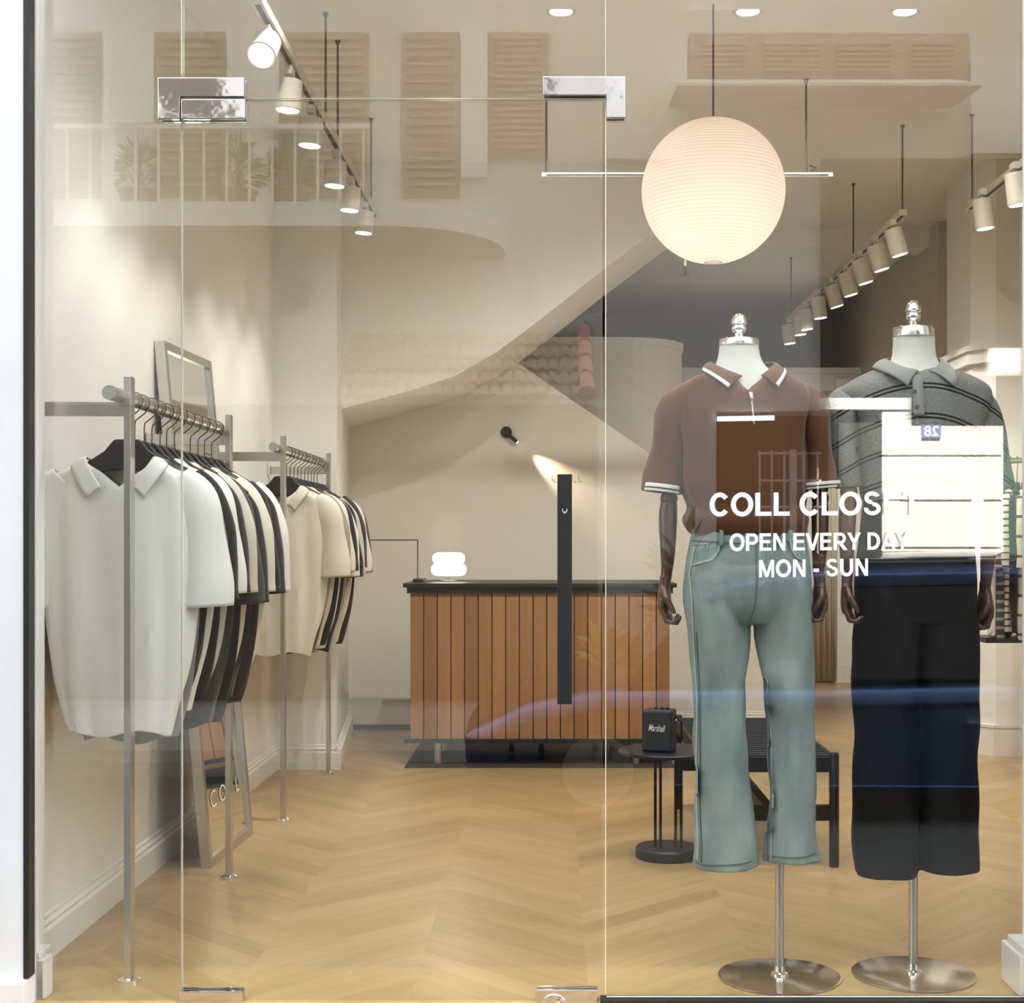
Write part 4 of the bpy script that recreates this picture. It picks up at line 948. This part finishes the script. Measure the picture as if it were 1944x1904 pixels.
# facade around the dark doorway and right hand part
f0 = Q(1360, 780); f1_ = Q(1592, 780)
S_(MB().box(-16, f0[0], YS-.4, YS, ZG, 9).box(f0[0], 16, YS-.4, YS, f0[2], 9).box(f1_[0], 16, YS-.4, YS, ZG, f0[2]), 'wall_opposite', mFac)
S_(MB().box(f0[0]-.1, f1_[0]+.1, YS-1.6, YS-1.5, ZG, 2.4).box(f0[0]-.1, f0[0], YS-1.5, YS-.4, ZG, 2.4).box(f1_[0], f1_[0]+.1, YS-1.5, YS-.4, ZG, 2.4).box(f0[0]-.1, f1_[0]+.1, YS-1.6, YS-.4, 2.15, 2.3), 'wall_doorway', mDoor)
lf = MB(); qb(lf, -700, 1135, 768, 1330, FD-.03, .05)
for a_ in (-300, 20, 340, 660, 980): qb(lf, a_-8, a_+8, 768, 1330, FD-.06, .05)
S_(lf, 'wall_dark_panel', M('dark_panel_brown', (.13, .105, .08), .7))  # dark panel added on the facade to cut the reflected haze
gr = MB()
for px in (1443, 1466, 1490, 1527, 1553): qb(gr, px-1.5, px+1.5, 855, 1100, FD+.3, .03)
qb(gr, 1501, 1513, 853, 1150, FD+.28, .05)
for py in (860, 912, 962): qb(gr, 1440, 1560, py-2, py+2, FD+.3, .03)
o = gr.build('door_grille', mPale, smooth=False); tag(o, 'pale barred grille in the dark doorway reflected low in the brown polo', 'grille')
o = MB().cyl(Q(1362, 795, FD-.02), Q(1470, 793, FD-.02), .018, 12).build('tube_lamp', emit('tube_glow', (.9, .95, 1), 6)); tag(o, 'white fluorescent tube over the doorway, reflected across the brown polo', 'tube lamp')
ww = MB()
for a, b_ in ((808, 863), (867, 948), (952, 1038), (1042, 1240)): qb(ww, 1675, 1905, a, b_, 10.36, .14)
qb(ww, 1675, 1905, 863, 1042, 10.40, .1); qb(ww, 1675, 1731, 780, 808, 10.36, .14); qb(ww, 1560, 1731, 755, 777, 10.34, .16)
qb(ww, 1875, 1960, 660, 713, 10.38, .12)
mWW = M('white_boards', (.88, .86, .80), .7)
S_(ww, 'wall_white_boards', mWW)
dk = MB(); qb(dk, 1592, 1675, 778, 1200, 10.44, .06); qb(dk, 1560, 1960, 300, 755, 10.46, .04); qb(dk, 1731, 1960, 755, 807, 10.46, .04); S_(dk, 'wall_shade_boards', M('shade_boards', (.05, .055, .05), .7))  # dark colour added so the facade around the white boards looks unlit
dk = MB(); qb(dk, 1905, 1960, 808, 1240, 10.42, .08); S_(dk, 'wall_green_boards', M('green_boards', (.05, .11, .085), .7))
p0, p1 = Q(1751, 831, 10.335), Q(1787, 806, 10.335)
t = thing('house_number', 'small blue plate with the number 28, reflected over the grey polo', 'sign', ((p0[0]+p1[0])/2, p0[1], p0[2]))
MB().box(p0[0], p1[0], p0[1]-.02, p0[1], p0[2], p1[2]).build('plate', M('blue_enamel', (.16, .19, .50), .4), t, smooth=False)
v, f = text('28', (p1[0]-p0[0])*.78, (p1[2]-p0[2])*.80, .015); xr_ = p1[0]-(p1[0]-p0[0])*.11
MB().add([(xr_-x, p0[1]+.002, p0[2]+.011+z) for x, z in v], f).build('digits', mWW, t, smooth=False)
# unseen added wall; its opening is shaped so sun lands on the white boards
def up(z, yb, yy=3.95): return z+(yy-yb)*math.tan(SUN_EL)
yb = 2*GY-10.36
z_low, z_a, z_b, z_c, z_d = up(1.0, yb, 3.9), up(1.965, yb, 4.0), up(2.18, yb, 4.0), up(2.26, yb, 4.0), up(2.54, yb, 4.0)
S_(MB().box(1.80, 3.55, 3.9, 4.0, z_b, z_c).box(2.50, 3.55, 3.9, 4.0, z_a, z_b).box(1.8, 3.07, 3.9, 4.0, z_c, z_d).box(1.8, 3.55, 3.9, 4.0, z_d, 22).box(1.8, 3.55, 3.9, 4.0, 6.2, z_low), 'wall_sunblock_opening', mJamb)
# upper floor: balcony, doors, shutters, canopy
pl_ = MB()
for a, b_, c, d in ((196, 290, 60, 232), (430, 528, 60, 235), (875, 925, 60, 335), (1152, 1305, 65, 300), (1845, 1960, 105, 290)): qb(pl_, a, b_, c, d, FD-.06, .06)
S_(pl_, 'wall_pale_panels', mPale)
for k, (a, b_, c, d) in enumerate(((292, 430, 60, 375), (528, 700, 60, 375), (925, 1040, 60, 300), (760, 872, 60, 375), (70, 190, 60, 375))):
    m_ = MB(); qb(m_, a, b_, c, d, FD-.02, .03)
    for i in range(18): qb(m_, a+12, b_-12, c+8+i*(d-c-20)/18, c+8+i*(d-c-20)/18+5, FD-.05, .03)
    S_(m_, f'door_{k+3}', mSh)
m_ = MB(); qb(m_, 1310, 1840, 62, 156, FD-.03, .03); S_(m_, 'window_4', mSh)
wn_ = ['first', 'second', 'third', 'fourth']
for k, (a, b_) in enumerate(((1338, 1415), (1452, 1560), (1592, 1692), (1735, 1812))):
    m_ = MB()
    for i in range(6): qb(m_, a, b_, 80+i*10, 83+i*10, FD-.09, .05)
    m_.box(Q(a, 0)[0], Q(b_, 0)[0], YS+.03, YS+.05, Q(0, 145)[2], Q(0, 72)[2])
    o = m_.build('shutter', M('shutter_slats', (.42, .35, .27), .6), smooth=False); tag(o, f'brown louvred shutter reflected at the upper right, {wn_[k]} from the lantern cord', 'shutter', 'louvred shutters over the canopy')
m_ = MB(); a, b_ = Q(1285, 0, 9.7), Q(1868, 0, 9.7)
m_.prism([(a[1], Q(0, 156, 9.7)[2]), (a[1], Q(0, 162, 9.7)[2]), (YS, Q(0, 205, 10.5)[2]), (YS, Q(0, 150, 10.5)[2])], a[0], b_[0], 'x')
o = m_.build('canopy', mFac, smooth=False); tag(o, 'pale flat canopy edge reflected across the upper right pane', 'canopy')
m_ = MB(); ex_ = Q(950, 0, 9.5)[0]
pts_ = [(-6, YS), (-6, YS+1.0)]+[(ex_-.8+.8*math.sin(i*math.pi/16), YS+1.0-.8*(1-math.cos(i*math.pi/16))) for i in range(9)]+[(ex_, YS)]
z0_, z1_ = Q(0, 428, 9.5)[2], Q(0, 382, 9.5)[2]
m_.prism(pts_, z0_, z1_, 'z')
o = m_.build('balcony_slab', mPale, smooth=False); o['kind'] = 'structure'
t = thing('balcony_railing', 'thin white balcony railing reflected in the upper left glass', 'railing', (-2, YS+.95, z1_))
zr = Q(0, 238, 9.55)[2]; yr_ = YS+.93
MB().box(-5, ex_-.8, yr_-.012, yr_+.012, zr-.015, zr+.015).build('top_rail', mPale, t, smooth=False)
m_ = MB(); x = -3.6
i = 0
while x < ex_-.8: m_.box(x-.007, x+.007, yr_-.007, yr_+.007, z1_, zr); x += .148
m_.build('balusters', mPale, t, smooth=False)
mLeaf = M('leaf_green', (.10, .17, .06), .6); mLeafY = M('leaf_yellow_green', (.45, .55, .10), .55); mPot = M('clay_pot', (.22, .14, .10), .8)
def plant(name, label, x, y, z, r, hgt, n, mat, ph_=.18, pr_=.12, L=.16, rnd=1):
    rr_ = random.Random(rnd); t = thing(name, label, 'potted plant', (x, y, z))
    MB().lathe([(pr_*.75, 0), (pr_, ph_*.9), (pr_*1.08, ph_*.92), (pr_*1.08, ph_), (pr_*.9, ph_), (.001, ph_*.9)], (x, y, z), 24).build('pot', mPot, t)
    lv = MB(); st = MB()
    for i in range(n):
        a = rr_.uniform(0, 6.283); e = rr_.uniform(.15, 1.35); d = Vector((math.cos(a)*math.cos(e), math.sin(a)*math.cos(e), math.sin(e)))
        d = Vector((d.x, d.y*.35, d.z)).normalized(); base_ = Vector((x, y, z+ph_)); tip = base_+Vector((d.x*r, d.y*r, d.z*hgt)); 
        if i % 4 == 0: st.tube([base_, tip], [.004, .002], 5)
        c = base_.lerp(tip, rr_.uniform(.55, 1)); s_ = Vector((-d.y, d.x*.5, rr_.uniform(-.8, .8))).normalized()*L*.16; o_ = (d+Vector((0, 0, -.5))).normalized()*L
        lv.add([c, c+o_*.4+s_, c+o_, c+o_*.4-s_], [(0, 1, 2, 3)])
    st.build('stem', mPot, t); lv.build('foliage', mat, t, smooth=False)
for k, (px, w_) in enumerate(((250, 'by the railing above the first polo'), (440, 'between the two darker doors'), (545, 'right of the others, near the door'))):
    q = Q(px, 380, 9.9); plant('balcony_plant', f'leafy pot plant on the reflected balcony, {w_}', q[0], YS+.45, z1_, .14, .34, 160, mLeaf, .20, .13, .09, k)
# tiled awning
a, b_ = Q(640, 0, 9.7), Q(1128, 0, 9.7); m_ = MB(); nx, ny = 22, 5
z0_, z1_ = Q(0, 762, 9.6)[2], Q(0, 640, 10.5)[2]; y0_, y1_ = 2*GY-9.6, YS+.035
for j in range(ny):
    for i in range(nx):
        xa = lerp(a[0], b_[0], i/nx); xb = lerp(a[0], b_[0], (i+1)/nx); ya, yb_ = lerp(y0_, y1_, j/ny), lerp(y0_, y1_, (j+1)/ny)+.0; za, zb_ = lerp(z0_, z1_, j/ny), lerp(z0_, z1_, (j+1)/ny)
        arc = [(lerp(xa, xb, q/6), .03*math.sin(math.pi*q/6)) for q in range(7)]
        n0 = [(x_, ya+.03, za+s_+.01) for x_, s_ in arc]; n1 = [(x_, yb_, zb_+s_-.01) for x_, s_ in arc]
        m_.add(n0+n1, [(q, q+1, q+8, q+7) for q in range(6)])
o = m_.build('tiled_awning', mTile, mods=(('SOLIDIFY', dict(thickness=.012)),)); tag(o, 'scalloped clay tile awning reflected beneath the stair soffit', 'awning')
m_ = MB()
for i in range(4):
    p_, q_ = Vector((b_[0]-.05, lerp(y0_, y1_, i/4)+.02, lerp(z0_, z1_, i/4)+.05)), Vector((b_[0]-.05, lerp(y0_, y1_, (i+1)/4), lerp(z0_, z1_, (i+1)/4)+.05)); m_.tube([p_, q_], [.055, .045], 14)
o = m_.build('ridge_tiles', M('pink_ridge', (.75, .38, .33), .6)); tag(o, 'pink ridge tiles ending the reflected awning, beside the door edge', 'ridge tiles')
q = Q(1300, 0, 10.2); plant('palm_plant', 'tall dark-leaved plant reflected over the left sleeve and wooden arm', q[0], q[1], ZG+.10, .14, 1.10, 120, mLeaf, .45, .11, .24, 11)
q = Q(1150, 0, 10.15); plant('leafy_plant', 'yellow-green plant reflected over the right end of the counter', q[0], q[1], ZG+.10, .12, .45, 60, mLeafY, .42, .11, .17, 12)
# parked car
mCar = M('blue_car_paint', (.013, .06, .18), .28, 1.0, coat=1); mCg = M('car_glass', (.006, .007, .008), .04, spec=.8); mTy = M('tyre', (.015, .015, .015), .7)
CD0, CD1 = 8.25, 9.85; yn, yf = 2*GY-CD0, 2*GY-CD1
t = thing('car', 'blue car parked in the street, reflected across the lower right glass', 'car', (1.4, (yn+yf)/2, ZG))
def CQ(px, py): q = Q(px, py, CD0); return (q[0], q[2])
ft = CQ(930, 1365)
bodyp = [(-.48, -.22), (-.50, .05), (-.40, .15), CQ(1000, 1330), CQ(1130, 1306), CQ(1330, 1300), CQ(1700, 1296), CQ(1944, 1290), (3.4, .37), (3.95, .30), (4.02, -.05), (3.9, -.25)]
def sect(prof, ys): # profile lofted across the car with a rounded shoulder
    mb = MB(); rings = []
    for y, sc_ in ys:
        cxm = 1.75; rings.append([(cxm+(x-cxm)*sc_[0], y, max(z, -.25) if z < .0 else z*sc_[1]) for x, z in prof])
    mb.loft(rings); return mb
MB().loft([[(1.75+(x-1.75)*sc, y, z+(dz if z > .1 else 0)) for x, z in bodyp] for y, sc, dz in ((yn-.03, .992, -.15), (yn, .998, -.13), (yn-.02, 1, -.085), (yn-.07, 1, -.03), (yn-.14, 1, .0), ((yn+yf)/2, 1.01, .05), (yf+.14, 1, 0), (yf+.02, 1, -.085), (yf, .998, -.13))]).build('car_body', mCar, t, bevel=.02)
cabp = [CQ(1190, 1300), CQ(1345, 1112), CQ(1400, 1084), CQ(1560, 1066), CQ(1944, 1062), (3.2, 1.02), (3.75, .37)]
def cab(mb, prof, ya, yb__, ins):
    mb.loft([[(x, ya-(z-.3)*.12, z) for x, z in prof], [(x, yb__+(z-.3)*.12, z) for x, z in prof]]); return mb
cab(MB(), cabp, yn-.07, yf+.07, 0).build('car_windows', mCg, t, bevel=.015)
rfp = [CQ(1330, 1106), CQ(1345, 1098), CQ(1400, 1076), CQ(1560, 1056), CQ(1944, 1050), (3.2, 1.045), (3.25, 1.0), CQ(1944, 1072), CQ(1560, 1077), CQ(1400, 1095)]
MB().loft([[(x, yn-.085, z-.115) for x, z in rfp], [(x, yn-.15, z-.065) for x, z in rfp], [(x, yn-.26, z-.022) for x, z in rfp], [(x, yn-.44, z+.002) for x, z in rfp], [(x, yf+.40, z+.008) for x, z in rfp], [(x, yf+.12, z-.02) for x, z in rfp]]).build('car_roof', mCar, t, bevel=.01)
for x in (.25, 3.25):
    wl = MB().cyl((x, yn-.20, ZG+.31), (x, yn+.012, ZG+.31), .31, 40).build('wheel', mTy, t)
    MB().cyl((x, yn+.010, ZG+.31), (x, yn+.018, ZG+.31), .20, 32).build('hub_cap', mSteelD, wl)
    MB().cyl((x, yf+.20, ZG+.31), (x, yf-.012, ZG+.31), .31, 40).build('wheel', mTy, t)
